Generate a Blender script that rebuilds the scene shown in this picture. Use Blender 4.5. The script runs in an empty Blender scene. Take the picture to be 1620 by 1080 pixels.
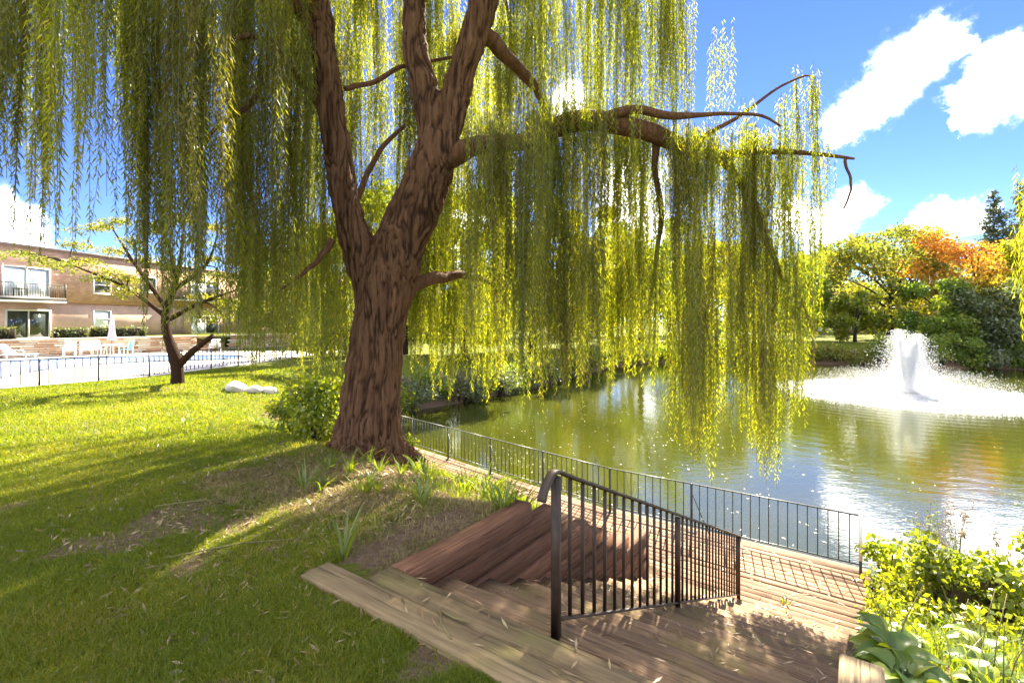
import bpy, bmesh, math, random
import numpy as np
from mathutils import Vector, Matrix

rng = np.random.default_rng(7)
random.seed(7)
sc = bpy.context.scene
col = sc.collection
R = math.radians

# ------------------------------------------------------------------ camera
F_PX, CX, HORIZON, CAM_Z = 775.0, 810.0, 505.0, 1.6      # photograph is 1620 px wide
cam_d = bpy.data.cameras.new("camera")
cam = bpy.data.objects.new("camera", cam_d); col.objects.link(cam)
cam.location = (0, 0, CAM_Z); cam.rotation_euler = (R(90), 0, 0)
cam_d.sensor_width = 36; cam_d.lens = 36 * F_PX / 1620
cam_d.shift_y = -(540 - HORIZON) / 1620
cam_d.clip_end = 2000; cam_d.clip_start = 0.05
sc.camera = cam

# ------------------------------------------------------------------ light
SUN_AZ, SUN_EL = 22.0, 42.0            # degrees right of +Y, above the horizon
SKY_STRENGTH, SUN_STRENGTH, EXPOSURE = 0.10, 5.0, 2.9
world = bpy.data.worlds.new("World"); sc.world = world; world.use_nodes = True
sun_d = bpy.data.lights.new("sun", 'SUN'); sun_d.energy = SUN_STRENGTH; sun_d.angle = R(0.5)
sun_d.color = (1.0, 0.90, 0.70)
sun = bpy.data.objects.new("sun", sun_d); col.objects.link(sun)
sdir = Vector((math.sin(R(SUN_AZ)) * math.cos(R(SUN_EL)), math.cos(R(SUN_AZ)) * math.cos(R(SUN_EL)), math.sin(R(SUN_EL))))
sun.rotation_euler = sdir.to_track_quat('Z', 'Y').to_euler()
sun.location = sdir * 60
sc.view_settings.view_transform = 'Standard'; sc.view_settings.look = 'None'
sc.view_settings.exposure = EXPOSURE; sc.view_settings.gamma = 1.0
sc.view_settings.use_curve_mapping = False
cy = sc.cycles
cy.max_bounces = 8; cy.diffuse_bounces = 5; cy.glossy_bounces = 3; cy.transmission_bounces = 5
cy.transparent_max_bounces = 6; cy.use_denoising = True; cy.sample_clamp_indirect = 12

def P(u, v, d):
    """a pixel of the photograph at the distance d in front of the camera"""
    return np.array([(u - CX) / F_PX * d, d, CAM_Z - (v - HORIZON) / F_PX * d])

def pdir(u, v):
    w = P(u, v, 1.0) - np.array([0, 0, CAM_Z]); return w / np.linalg.norm(w)

# sky: Nishita plus cumulus clouds as blobs of direction, frayed by noise
def build_world():
    nt = world.node_tree; N = nt.nodes; L = nt.links; N.clear()
    out = N.new('ShaderNodeOutputWorld')
    bg = N.new('ShaderNodeBackground'); bg.inputs[1].default_value = SKY_STRENGTH
    sky = N.new('ShaderNodeTexSky'); sky.sky_type = 'NISHITA'; sky.sun_disc = False
    sky.sun_elevation = R(SUN_EL); sky.sun_rotation = R(SUN_AZ)
    sky.air_density = 0.75; sky.dust_density = 0.0; sky.ozone_density = 6.0; sky.altitude = 200
    hs = N.new('ShaderNodeHueSaturation'); hs.inputs['Hue'].default_value = .519; hs.inputs['Saturation'].default_value = 1.12; hs.inputs['Value'].default_value = .42
    L.new(sky.outputs[0], hs.inputs['Color'])
    tc = N.new('ShaderNodeTexCoord')
    n1 = N.new('ShaderNodeTexNoise'); n1.inputs['Scale'].default_value = 9; n1.inputs['Detail'].default_value = 8; n1.inputs['Roughness'].default_value = 0.62
    L.new(tc.outputs['Generated'], n1.inputs['Vector'])
    sub = N.new('ShaderNodeVectorMath'); sub.operation = 'SUBTRACT'; sub.inputs[1].default_value = (0.5, 0.5, 0.5)
    L.new(n1.outputs['Color'], sub.inputs[0])
    mul = N.new('ShaderNodeVectorMath'); mul.operation = 'SCALE'; mul.inputs['Scale'].default_value = 0.17
    L.new(sub.outputs[0], mul.inputs[0])
    add = N.new('ShaderNodeVectorMath'); add.operation = 'ADD'
    L.new(tc.outputs['Generated'], add.inputs[0]); L.new(mul.outputs[0], add.inputs[1])
    blobs = [(1470, 75, 62), (1425, 110, 66), (1385, 150, 58), (1350, 185, 46), (1500, 80, 40), (1530, 70, 30),
             (1610, 95, 70), (1570, 135, 62), (1530, 165, 44), (1650, 110, 80), (1335, 212, 26), (1500, 200, 22),
             (1330, 345, 44), (1300, 360, 48), (1490, 342, 44), (1530, 335, 40), (1450, 350, 34), (1250, 350, 50),
             (900, 170, 40), (-20, 350, 70), (40, 365, 50), (700, 350, 90), (1000, 330, 80)]
    dirs = []
    for (u, v, r) in blobs:
        w = P(u, v, 1.0) - np.array([0, 0, CAM_Z]); n = np.linalg.norm(w)
        dirs.append((w / n, r / F_PX / n ** 1.5))
    rr = random.Random(11)
    k = 0
    while k < 34:                             # broken cloud carried on out of view, more added as white fill light
        az = rr.uniform(-180, 180); el = math.degrees(math.asin(rr.uniform(.08, .97)))
        if abs(az) < 58 and el < 48: continue
        k += 1
        d = np.array([math.sin(R(az)) * math.cos(R(el)), math.cos(R(az)) * math.cos(R(el)), math.sin(R(el))])
        dirs.append((d, rr.uniform(0.09, 0.2)))
    last = None
    for d, r in dirs:
        dist = N.new('ShaderNodeVectorMath'); dist.operation = 'DISTANCE'; dist.inputs[1].default_value = tuple(d)
        L.new(add.outputs[0], dist.inputs[0])
        m = N.new('ShaderNodeMapRange'); m.inputs['From Min'].default_value = r * 1.45; m.inputs['From Max'].default_value = r * 0.25
        L.new(dist.outputs['Value'], m.inputs['Value'])
        if last is None: last = m.outputs[0]
        else:
            mx = N.new('ShaderNodeMath'); mx.operation = 'MAXIMUM'
            L.new(last, mx.inputs[0]); L.new(m.outputs[0], mx.inputs[1]); last = mx.outputs[0]
    ramp = N.new('ShaderNodeMapRange'); ramp.interpolation_type = 'SMOOTHSTEP'
    ramp.inputs['From Min'].default_value = 0.18; ramp.inputs['From Max'].default_value = 0.85
    L.new(last, ramp.inputs['Value']); pw_ = N.new('ShaderNodeMath'); pw_.operation = 'POWER'; pw_.inputs[1].default_value = 2.4; L.new(ramp.outputs[0], pw_.inputs[0])
    n2 = N.new('ShaderNodeTexNoise'); n2.inputs['Scale'].default_value = 22; n2.inputs['Detail'].default_value = 5
    L.new(tc.outputs['Generated'], n2.inputs['Vector'])
    cr = N.new('ShaderNodeMapRange'); cr.inputs['From Min'].default_value = 0.3; cr.inputs['From Max'].default_value = 0.7
    cr.inputs['To Min'].default_value = 9.0; cr.inputs['To Max'].default_value = 13.0
    L.new(n2.outputs[0], cr.inputs['Value'])
    cc = N.new('ShaderNodeCombineColor')
    for i in range(3): L.new(cr.outputs[0], cc.inputs[i])
    mix = N.new('ShaderNodeMix'); mix.data_type = 'RGBA'
    L.new(pw_.outputs[0], mix.inputs['Factor']); L.new(hs.outputs[0], mix.inputs['A']); L.new(cc.outputs[0], mix.inputs['B'])
    L.new(mix.outputs['Result'], bg.inputs[0]); L.new(bg.outputs[0], out.inputs[0])
build_world()

# ------------------------------------------------------------------ noise, mesh helpers
def _hash(i, j, k, s):
    h = (i * 374761393 + j * 668265263 + k * 2147483647 + s * 974634541) & 0xFFFFFFFF
    h = ((h ^ (h >> 13)) * 1274126177) & 0xFFFFFFFF
    return ((h ^ (h >> 16)) & 0xFFFF) / 65535.0

def noise3(p, s=0):
    p = np.asarray(p, float); i = np.floor(p).astype(np.int64); f = p - i; f = f * f * (3 - 2 * f)
    o = 0
    for a in (0, 1):
        for b in (0, 1):
            for c in (0, 1):
                w = (f[:, 0] if a else 1 - f[:, 0]) * (f[:, 1] if b else 1 - f[:, 1]) * (f[:, 2] if c else 1 - f[:, 2])
                o = o + w * _hash(i[:, 0] + a, i[:, 1] + b, i[:, 2] + c, s)
    return o
def noise2(x, y, s=0): return noise3(np.stack([x, y, np.zeros_like(x)], -1), s)
def fbm2(x, y, s=0):
    return noise2(x, y, s) * .5 + noise2(x * 2.1, y * 2.1, s + 1) * .3 + noise2(x * 4.3, y * 4.3, s + 2) * .2
def sstep(a, b, x):
    t = np.clip((x - a) / (b - a), 0, 1); return t * t * (3 - 2 * t)

def mesh_data(name, V, F, smooth=False, attrs=None, mat_index=None):
    """V (n,3); F a list of arrays, each (m,3) or (m,4)"""
    me = bpy.data.meshes.new(name)
    V = np.asarray(V, np.float32)
    Fs = [np.asarray(f, np.int32) for f in (F if isinstance(F, list) else [F]) if len(f)]
    me.vertices.add(len(V)); me.vertices.foreach_set('co', V.ravel())
    tot = np.concatenate([np.full(len(f), f.shape[1], np.int32) for f in Fs])
    loops = np.concatenate([f.ravel() for f in Fs])
    me.loops.add(len(loops)); me.loops.foreach_set('vertex_index', loops)
    me.polygons.add(len(tot))
    me.polygons.foreach_set('loop_start', np.concatenate([[0], np.cumsum(tot)[:-1]]).astype(np.int32))
    me.polygons.foreach_set('loop_total', tot)
    if smooth: me.polygons.foreach_set('use_smooth', np.ones(len(tot), bool))
    if mat_index is not None: me.polygons.foreach_set('material_index', np.asarray(mat_index, np.int32))
    for k, v in (attrs or {}).items():
        a = me.attributes.new(k, 'FLOAT', 'POINT'); a.data.foreach_set('value', np.asarray(v, np.float32))
    me.update(calc_edges=True); me.validate()
    return me

def link(name, me, mats, parent=None, loc=None, rot=None, scale=None):
    o = bpy.data.objects.new(name, me); col.objects.link(o)
    if me is not None and not me.materials:
        for m in (mats if isinstance(mats, (list, tuple)) else [mats]): me.materials.append(m)
    if parent is not None: o.parent = parent
    if loc is not None: o.location = loc
    if rot is not None: o.rotation_euler = rot
    if scale is not None: o.scale = scale if hasattr(scale, '__len__') else (scale,) * 3
    return o

def tag(o, label=None, cat=None, group=None, kind=None):
    if label: o['label'] = label
    if cat: o['category'] = cat
    if group: o['group'] = group
    if kind: o['kind'] = kind
    return o

def thing(name, label, cat, loc=(0, 0, 0), rz=0.0, group=None):
    o = bpy.data.objects.new(name, None); col.objects.link(o); o.empty_display_size = .1
    o.location = loc; o.rotation_euler = (0, 0, rz)
    return tag(o, label, cat, group)

class Geo:
    """collects faces of one mesh"""
    def __init__(self): self.V = []; self.T = []; self.Q = []; self.n = 0
    def add(self, V, Q=None, T=None):
        V = np.asarray(V, float)
        if Q is not None and len(Q): self.Q.append(np.asarray(Q, int) + self.n)
        if T is not None and len(T): self.T.append(np.asarray(T, int) + self.n)
        self.V.append(V); self.n += len(V)
    def box(self, c, s, rz=0.0):
        c = np.asarray(c, float); h = np.asarray(s, float) / 2
        k = np.array([[x, y, z] for z in (-1, 1) for y in (-1, 1) for x in (-1, 1)], float) * h
        ca, sa = math.cos(rz), math.sin(rz)
        k = np.stack([k[:, 0] * ca - k[:, 1] * sa, k[:, 0] * sa + k[:, 1] * ca, k[:, 2]], -1) + c
        self.add(k, [[0, 2, 3, 1], [4, 5, 7, 6], [0, 1, 5, 4], [2, 6, 7, 3], [0, 4, 6, 2], [1, 3, 7, 5]]); return self
    def tube(self, pts, rad, n=8, cap=True):
        pts = np.asarray(pts, float); m = len(pts)
        rad = np.broadcast_to(np.asarray(rad, float), (m,))
        tan = np.gradient(pts, axis=0); tan /= np.linalg.norm(tan, axis=1)[:, None] + 1e-9
        ref = np.array([0, 0, 1.0]) if abs(tan[0, 2]) < .9 else np.array([1.0, 0, 0])
        V = []; a = np.linspace(0, 2 * np.pi, n, endpoint=False)
        x = np.cross(tan[0], ref); x /= np.linalg.norm(x)
        for i in range(m):
            x = x - tan[i] * (x @ tan[i]); x /= np.linalg.norm(x); y = np.cross(tan[i], x)
            V.append(pts[i] + rad[i] * (np.cos(a)[:, None] * x + np.sin(a)[:, None] * y))
        V = np.concatenate(V); Q = []
        for i in range(m - 1):
            for j in range(n):
                k = (j + 1) % n; Q.append([i * n + j, i * n + k, (i + 1) * n + k, (i + 1) * n + j])
        T = []
        if cap:
            V = np.concatenate([V, pts[:1], pts[-1:]]); b = m * n
            for j in range(n):
                k = (j + 1) % n; T.append([b, k, j]); T.append([b + 1, (m - 1) * n + j, (m - 1) * n + k])
        self.add(V, Q, T); return self
    def sweep_rect(self, pts, w, h, side):
        """rectangular bar along pts; side = horizontal direction of its width"""
        pts = np.asarray(pts, float); m = len(pts); side = np.asarray(side, float); side /= np.linalg.norm(side)
        tan = np.gradient(pts, axis=0); tan /= np.linalg.norm(tan, axis=1)[:, None]
        V = []
        for i in range(m):
            up = np.cross(side, tan[i]); up /= np.linalg.norm(up)
            if up[2] < -0.2: up = -up
            for (a, b) in ((-1, -.6), (-.8, -1), (.8, -1), (1, -.6), (1, .5), (.6, 1), (-.6, 1), (-1, .5)):
                V.append(pts[i] + side * a * w / 2 + up * b * h / 2)
        Q = [[i * 8 + j, i * 8 + (j + 1) % 8, (i + 1) * 8 + (j + 1) % 8, (i + 1) * 8 + j] for i in range(m - 1) for j in range(8)]
        self.add(V, Q, [[0, j + 1, j] for j in range(1, 7)] + [[(m - 1) * 8, (m - 1) * 8 + j, (m - 1) * 8 + j + 1] for j in range(1, 7)]); return self
    def mesh(self, name, smooth=False, attrs=None):
        V = np.concatenate(self.V); F = []
        if self.Q: F.append(np.concatenate(self.Q))
        if self.T: F.append(np.concatenate(self.T))
        return mesh_data(name, V, F, smooth, attrs)
    def obj(self, name, mat, parent=None, smooth=False, **k):
        return link(name, self.mesh(name, smooth), mat, parent, **k)

def smooth_curve(ctrl, n):
    """Catmull-Rom through control rows"""
    c = np.asarray(ctrl, float); c = np.concatenate([2 * c[:1] - c[1:2], c, 2 * c[-1:] - c[-2:-1]])
    out = []; m = len(c) - 3
    for x in np.linspace(0, m - 1e-6, n):
        i = int(x); t = x - i; a, b, d, e = c[i], c[i + 1], c[i + 2], c[i + 3]
        out.append(.5 * (2 * b + (d - a) * t + (2 * a - 5 * b + 4 * d - e) * t * t + (3 * b - a - 3 * d + e) * t ** 3))
    return np.array(out)

# ------------------------------------------------------------------ materials
def newmat(name):
    m = bpy.data.materials.new(name); m.use_nodes = True
    return m, m.node_tree.nodes, m.node_tree.links, m.node_tree.nodes['Principled BSDF']
def noise_node(N, L, vec, scale, detail=4, rough=.55):
    n = N.new('ShaderNodeTexNoise'); n.inputs['Scale'].default_value = scale; n.inputs['Detail'].default_value = detail
    n.inputs['Roughness'].default_value = rough
    if vec is not None: L.new(vec, n.inputs['Vector'])
    return n
def ramp_node(N, L, fac, stops):
    r = N.new('ShaderNodeValToRGB'); e = r.color_ramp.elements
    while len(e) < len(stops): e.new(.5)
    for x, (p, c) in zip(e, stops): x.position = p; x.color = (*c, 1)
    L.new(fac, r.inputs[0]); return r
def mapping(N, L, vec, scale, rot=(0, 0, 0)):
    m = N.new('ShaderNodeMapping'); m.inputs['Scale'].default_value = scale; m.inputs['Rotation'].default_value = rot
    L.new(vec, m.inputs['Vector']); return m
def bump(N, L, h, dist, strength=1.0, normal=None):
    b = N.new('ShaderNodeBump'); b.inputs['Distance'].default_value = dist; b.inputs['Strength'].default_value = strength
    L.new(h, b.inputs['Height'])
    if normal is not None: L.new(normal, b.inputs['Normal'])
    return b
def mixc(N, L, fac, a, b, mode='MIX'):
    m = N.new('ShaderNodeMix'); m.data_type = 'RGBA'; m.blend_type = mode
    for s, v in (('Factor', fac), ('A', a), ('B', b)):
        if hasattr(v, 'is_linked') or isinstance(v, bpy.types.NodeSocket): L.new(v, m.inputs[s])
        elif isinstance(v, (tuple, list)): m.inputs[s].default_value = (*v, 1) if len(v) == 3 else v
        else: m.inputs[s].default_value = v
    return m.outputs['Result']

def leaf_mat(name, stops, trans, tw=.5, gloss=.06, rough=.45, vary=None):
    """stops: ramp over the per-leaf random value; trans: tint of the light coming through"""
    m, N, L, bs = newmat(name); N.remove(bs); out = N['Material Output']
    at = N.new('ShaderNodeAttribute'); at.attribute_name = 'rnd'
    r = ramp_node(N, L, at.outputs['Fac'], stops)
    d = N.new('ShaderNodeBsdfDiffuse'); t = N.new('ShaderNodeBsdfTranslucent'); g = N.new('ShaderNodeBsdfGlossy')
    g.inputs['Roughness'].default_value = rough
    lc = r.outputs[0]
    if vary:                      # sprays differ in tone from one another
        oi = N.new('ShaderNodeObjectInfo'); vr = ramp_node(N, L, oi.outputs['Random'], [(0, vary[0]), (.5, vary[1]), (1, vary[2])]); lc = mixc(N, L, 1.0, lc, vr.outputs[0], 'MULTIPLY')
    L.new(lc, d.inputs[0])
    L.new(mixc(N, L, 1.0, lc, trans, 'MULTIPLY'), t.inputs[0])
    mx = N.new('ShaderNodeMixShader'); mx.inputs[0].default_value = tw
    L.new(d.outputs[0], mx.inputs[1]); L.new(t.outputs[0], mx.inputs[2])
    m2 = N.new('ShaderNodeMixShader'); m2.inputs[0].default_value = gloss
    L.new(mx.outputs[0], m2.inputs[1]); L.new(g.outputs[0], m2.inputs[2]); L.new(m2.outputs[0], out.inputs[0])
    return m

def wood_mat(name, dark, light, moss=None, grain=1.0, rough=.85, worn=None):
    m, N, L, bs = newmat(name); tc = N.new('ShaderNodeTexCoord'); oi = N.new('ShaderNodeObjectInfo')
    off = N.new('ShaderNodeVectorMath'); off.operation = 'ADD'
    sc_ = N.new('ShaderNodeVectorMath'); sc_.operation = 'SCALE'; sc_.inputs['Scale'].default_value = 37
    cx = N.new('ShaderNodeCombineXYZ')
    for i in range(3): L.new(oi.outputs['Random'], cx.inputs[i])
    L.new(cx.outputs[0], sc_.inputs[0]); L.new(tc.outputs['Object'], off.inputs[0]); L.new(sc_.outputs[0], off.inputs[1])
    mp = mapping(N, L, off.outputs[0], (2.2 * grain, 46 * grain, 46 * grain))
    n1 = noise_node(N, L, mp.outputs[0], 1.0, 6, .65)
    mp2 = mapping(N, L, off.outputs[0], (1.2, 75, 75)); n2 = noise_node(N, L, mp2.outputs[0], 1.0, 2)
    n3 = noise_node(N, L, off.outputs[0], 3.0, 4)
    c = ramp_node(N, L, n1.outputs[0], [(.34, tuple(x * .75 for x in dark)), (.46, dark), (.66, light)])
    cc = mixc(N, L, n3.outputs[0], c.outputs[0], tuple(x * .55 for x in dark))
    val = N.new('ShaderNodeMapRange'); val.inputs['To Min'].default_value = .72; val.inputs['To Max'].default_value = 1.25
    L.new(oi.outputs['Random'], val.inputs['Value'])
    vc = N.new('ShaderNodeCombineColor')
    for i in range(3): L.new(val.outputs[0], vc.inputs[i])
    cc = mixc(N, L, 1.0, cc, vc.outputs[0], 'MULTIPLY')
    ck = N.new('ShaderNodeMapRange'); ck.inputs['From Min'].default_value = .34; ck.inputs['From Max'].default_value = .40; ck.inputs['To Min'].default_value = .62; L.new(n2.outputs[0], ck.inputs['Value'])
    kc = N.new('ShaderNodeCombineColor')
    for i in range(3): L.new(ck.outputs[0], kc.inputs[i])
    cc = mixc(N, L, 1.0, cc, kc.outputs[0], 'MULTIPLY')
    if moss:
        n4 = noise_node(N, L, off.outputs[0], 2.3, 6, .7); mr = N.new('ShaderNodeMapRange')
        mr.inputs['From Min'].default_value = .5; mr.inputs['From Max'].default_value = .72; L.new(n4.outputs[0], mr.inputs['Value'])
        ms = N.new('ShaderNodeMath'); ms.operation = 'MULTIPLY'; ms.inputs[1].default_value = .7; L.new(mr.outputs[0], ms.inputs[0])
        cc = mixc(N, L, ms.outputs[0], cc, moss)
    L.new(cc, bs.inputs['Base Color']); bs.inputs['Roughness'].default_value = rough
    bs.inputs['Specular IOR Level'].default_value = .25
    crack = N.new('ShaderNodeMapRange'); crack.inputs['From Min'].default_value = .33; crack.inputs['From Max'].default_value = .42
    L.new(n2.outputs[0], crack.inputs['Value'])
    b1 = bump(N, L, n1.outputs[0], .006, 1.0); b2 = bump(N, L, crack.outputs[0], .004, 1.0, b1.outputs[0])
    L.new(b2.outputs[0], bs.inputs['Normal'])
    return m

def plain_mat(name, c, rough=.6, metal=0.0, var=.12, scale=8.0, bmp=0.0, spec=.4):
    m, N, L, bs = newmat(name); tc = N.new('ShaderNodeTexCoord')
    n = noise_node(N, L, tc.outputs['Object'], scale, 5)
    r = ramp_node(N, L, n.outputs[0], [(.25, tuple(x * (1 - var) for x in c)), (.75, tuple(min(1, x * (1 + var)) for x in c))])
    L.new(r.outputs[0], bs.inputs['Base Color']); bs.inputs['Roughness'].default_value = rough; bs.inputs['Metallic'].default_value = metal
    bs.inputs['Specular IOR Level'].default_value = spec
    if bmp: L.new(bump(N, L, n.outputs[0], bmp).outputs[0], bs.inputs['Normal'])
    return m

def brick_mat(name, c1, c2, mortar, sx=4.2, sz=13.0):
    m, N, L, bs = newmat(name); tc = N.new('ShaderNodeTexCoord')
    sp = N.new('ShaderNodeSeparateXYZ'); L.new(tc.outputs['Object'], sp.inputs[0])
    cb = N.new('ShaderNodeCombineXYZ'); L.new(sp.outputs[0], cb.inputs[0]); L.new(sp.outputs[2], cb.inputs[1])
    b = N.new('ShaderNodeTexBrick'); L.new(cb.outputs[0], b.inputs['Vector'])
    b.inputs['Color1'].default_value = (*c1, 1); b.inputs['Color2'].default_value = (*c2, 1); b.inputs['Mortar'].default_value = (*mortar, 1)
    b.inputs['Scale'].default_value = 1; b.inputs['Brick Width'].default_value = 1 / sx; b.inputs['Row Height'].default_value = 1 / sz
    b.inputs['Mortar Size'].default_value = .008
    n = noise_node(N, L, tc.outputs['Object'], .8, 4)
    r = ramp_node(N, L, n.outputs[0], [(.3, (.8, .8, .8)), (.7, (1.1, 1.1, 1.1))])
    L.new(mixc(N, L, 1.0, b.outputs[0], r.outputs[0], 'MULTIPLY'), bs.inputs['Base Color'])
    bs.inputs['Roughness'].default_value = .9
    L.new(bump(N, L, b.outputs['Fac'], -.01).outputs[0], bs.inputs['Normal'])
    return m

def bark_mat(name, dark, light, scale=1.0, moss=None):
    m, N, L, bs = newmat(name); tc = N.new('ShaderNodeTexCoord')
    mp = mapping(N, L, tc.outputs['Object'], (18 * scale, 18 * scale, 1.9 * scale))
    n = noise_node(N, L, mp.outputs[0], 1.0, 7, .68)
    mp2 = mapping(N, L, tc.outputs['Object'], (28 * scale, 28 * scale, 4.5 * scale))
    v = N.new('ShaderNodeTexVoronoi'); v.feature = 'DISTANCE_TO_EDGE'; v.inputs['Scale'].default_value = 1.0; L.new(mp2.outputs[0], v.inputs['Vector'])
    at = N.new('ShaderNodeAttribute'); at.attribute_name = 'ridge'
    c = ramp_node(N, L, n.outputs[0], [(.3, dark), (.72, light)])
    rr2 = N.new('ShaderNodeMapRange'); rr2.inputs['From Min'].default_value = .12; rr2.inputs['From Max'].default_value = .62; L.new(at.outputs['Fac'], rr2.inputs['Value'])
    c2 = mixc(N, L, rr2.outputs[0], tuple(x * .4 for x in dark), c.outputs[0])
    L.new(c2, bs.inputs['Base Color']); bs.inputs['Roughness'].default_value = .92; bs.inputs['Specular IOR Level'].default_value = .15
    b1 = bump(N, L, n.outputs[0], .06, 1.0); b2 = bump(N, L, v.outputs['Distance'], .03, .7, b1.outputs[0])
    L.new(b2.outputs[0], bs.inputs['Normal'])
    return m

M = {}
M['willow_leaf'] = leaf_mat('willow_leaf', [(0, (.09, .115, .018)), (.55, (.14, .16, .02)), (.85, (.22, .21, .03)), (1, (.3, .22, .04))], (2.25, 2.2, .55), .58, .03, vary=((.62, .52, .5), (.95, .98, 1.0), (1.5, 1.38, 1.0)))
M['willow_twig'] = plain_mat('willow_twig', (.16, .13, .05), .8)
M['bark'] = bark_mat('bark', (.08, .036, .017), (.185, .1, .052))
M['bark_grey'] = bark_mat('bark_grey', (.08, .06, .045), (.2, .16, .12), 1.6)
M['grass'] = leaf_mat('grass', [(0, (.075, .115, .008)), (.6, (.13, .17, .012)), (.9, (.21, .2, .03)), (1, (.32, .26, .09))], (2.2, 1.9, .5), .48, .02)
M['drygrass'] = leaf_mat('drygrass', [(0, (.1, .1, .02)), (.5, (.22, .18, .07)), (1, (.36, .29, .15))], (1.3, 1.2, .7), .4, .02)
M['lime'] = leaf_mat('lime', [(0, (.1, .16, .012)), (.6, (.18, .23, .016)), (1, (.3, .29, .03))], (2.0, 1.8, .5), .5, .05)
M['lush'] = leaf_mat('lush', [(0, (.07, .12, .01)), (1, (.16, .2, .02))], (2.2, 1.9, .5), .5, .05)
M['shrub'] = leaf_mat('shrub', [(0, (.08, .12, .015)), (.7, (.16, .19, .02)), (1, (.3, .26, .04))], (2.2, 2.0, .5), .52, .03)
M['greygreen'] = leaf_mat('greygreen', [(0, (.06, .09, .03)), (.7, (.11, .14, .05)), (1, (.22, .2, .09))], (1.5, 1.5, .8), .45)
M['yellowgreen'] = leaf_mat('yellowgreen', [(0, (.085, .12, .02)), (.5, (.16, .175, .03)), (1, (.29, .24, .04))], (1.6, 1.55, .6), .48, .03)
M['orangeleaf'] = leaf_mat('orangeleaf', [(0, (.11, .14, .02)), (.35, (.24, .22, .03)), (.65, (.42, .28, .04)), (1, (.48, .21, .04))], (1.4, 1.25, .6), .45, .03)
M['greenleaf'] = leaf_mat('greenleaf', [(0, (.06, .11, .02)), (.6, (.12, .18, .03)), (1, (.26, .27, .05))], (2.2, 2.0, .55), .52, .03)
M['needle'] = leaf_mat('needle', [(0, (.05, .075, .04)), (1, (.11, .12, .06))], (1.2, 1.2, .8), .25, .02)
M['hosta'] = leaf_mat('hosta', [(0, (.055, .11, .012)), (.6, (.1, .16, .018)), (1, (.2, .23, .03))], (2.2, 1.9, .4), .42, .045, .42)
M['hedge'] = leaf_mat('hedge', [(0, (.05, .09, .02)), (.6, (.12, .15, .035)), (1, (.3, .24, .07))], (1.4, 1.4, .7), .35)
M['litter'] = leaf_mat('litter', [(0, (.10, .06, .035)), (.5, (.22, .14, .07)), (1, (.42, .31, .17))], (1, 1, .8), .2)
M['floating'] = leaf_mat('floating', [(0, (.14, .15, .05)), (1, (.4, .36, .22))], (1, 1, .8), .2, .1)
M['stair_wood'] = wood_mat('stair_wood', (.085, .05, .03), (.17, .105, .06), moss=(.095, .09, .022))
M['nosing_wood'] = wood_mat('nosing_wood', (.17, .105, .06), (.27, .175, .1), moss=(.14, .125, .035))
M['edge_wood'] = wood_mat('edge_wood', (.2, .14, .07), (.33, .235, .125), moss=(.17, .155, .04))
M['wall_wood'] = wood_mat('wall_wood', (.16, .074, .038), (.25, .125, .068))
M['deck_wood'] = wood_mat('deck_wood', (.22, .125, .075), (.4, .25, .155), grain=1.4)
M['post_wood'] = wood_mat('post_wood', (.3, .22, .13), (.5, .4, .25), moss=(.25, .24, .12))
M['rail'] = plain_mat('rail_paint', (.036, .021, .012), .55, .0, .4, 14, .0008, .35)
M['fence'] = plain_mat('fence_paint', (.028, .034, .028), .45, .0, .3, 14, .0006, .5)
M['poolfence'] = plain_mat('pool_fence_paint', (.035, .03, .03), .5)
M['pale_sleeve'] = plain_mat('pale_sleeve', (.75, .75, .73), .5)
M['white'] = plain_mat('white_paint', (.8, .8, .78), .5, var=.04)
M['teal'] = plain_mat('teal_fabric', (.08, .5, .5), .7)
M['dark'] = plain_mat('dark_metal', (.03, .028, .026), .6)
M['trim'] = plain_mat('window_trim', (.68, .64, .58), .6, var=.06)
M['glass'] = plain_mat('window_glass', (.035, .045, .04), .08, var=.5, scale=1.4, spec=.8)
M['curtain'] = plain_mat('pale_curtain', (.62, .7, .7), .35, var=.1, scale=5)
M['brick_pink'] = brick_mat('brick_pink', (.66, .41, .3), (.72, .47, .35), (.66, .52, .42))
M['brick_brown'] = brick_mat('brick_brown', (.46, .26, .165), (.6, .37, .24), (.36, .25, .18), 3.0, 7.0)
M['soffit'] = plain_mat('soffit', (.5, .3, .16), .8)
M['roof'] = plain_mat('roof_edge', (.22, .16, .14), .8)
M['stone_cap'] = plain_mat('stone_cap', (.62, .55, .47), .85, bmp=.01)
M['concrete'] = plain_mat('patio_concrete', (.55, .5, .44), .9, var=.1, scale=2, bmp=.004)
M['boulder'] = plain_mat('boulder', (.45, .41, .36), .9, var=.2, scale=4, bmp=.03)
M['canvas'] = plain_mat('umbrella_canvas', (.55, .45, .4), .9)

def stone_mat():
    m, N, L, bs = newmat('ledge_stone'); tc = N.new('ShaderNodeTexCoord'); oi = N.new('ShaderNodeObjectInfo')
    r = ramp_node(N, L, oi.outputs['Random'], [(0, (.3, .18, .1)), (.35, (.48, .32, .2)), (.7, (.58, .46, .33)), (1, (.64, .56, .46))])
    n = noise_node(N, L, tc.outputs['Object'], 6, 5); v = ramp_node(N, L, n.outputs[0], [(.3, (.75, .75, .75)), (.7, (1.1, 1.1, 1.1))])
    L.new(mixc(N, L, 1.0, r.outputs[0], v.outputs[0], 'MULTIPLY'), bs.inputs['Base Color']); bs.inputs['Roughness'].default_value = .9
    L.new(bump(N, L, n.outputs[0], .02).outputs[0], bs.inputs['Normal']); return m
M['stone'] = stone_mat()

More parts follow.
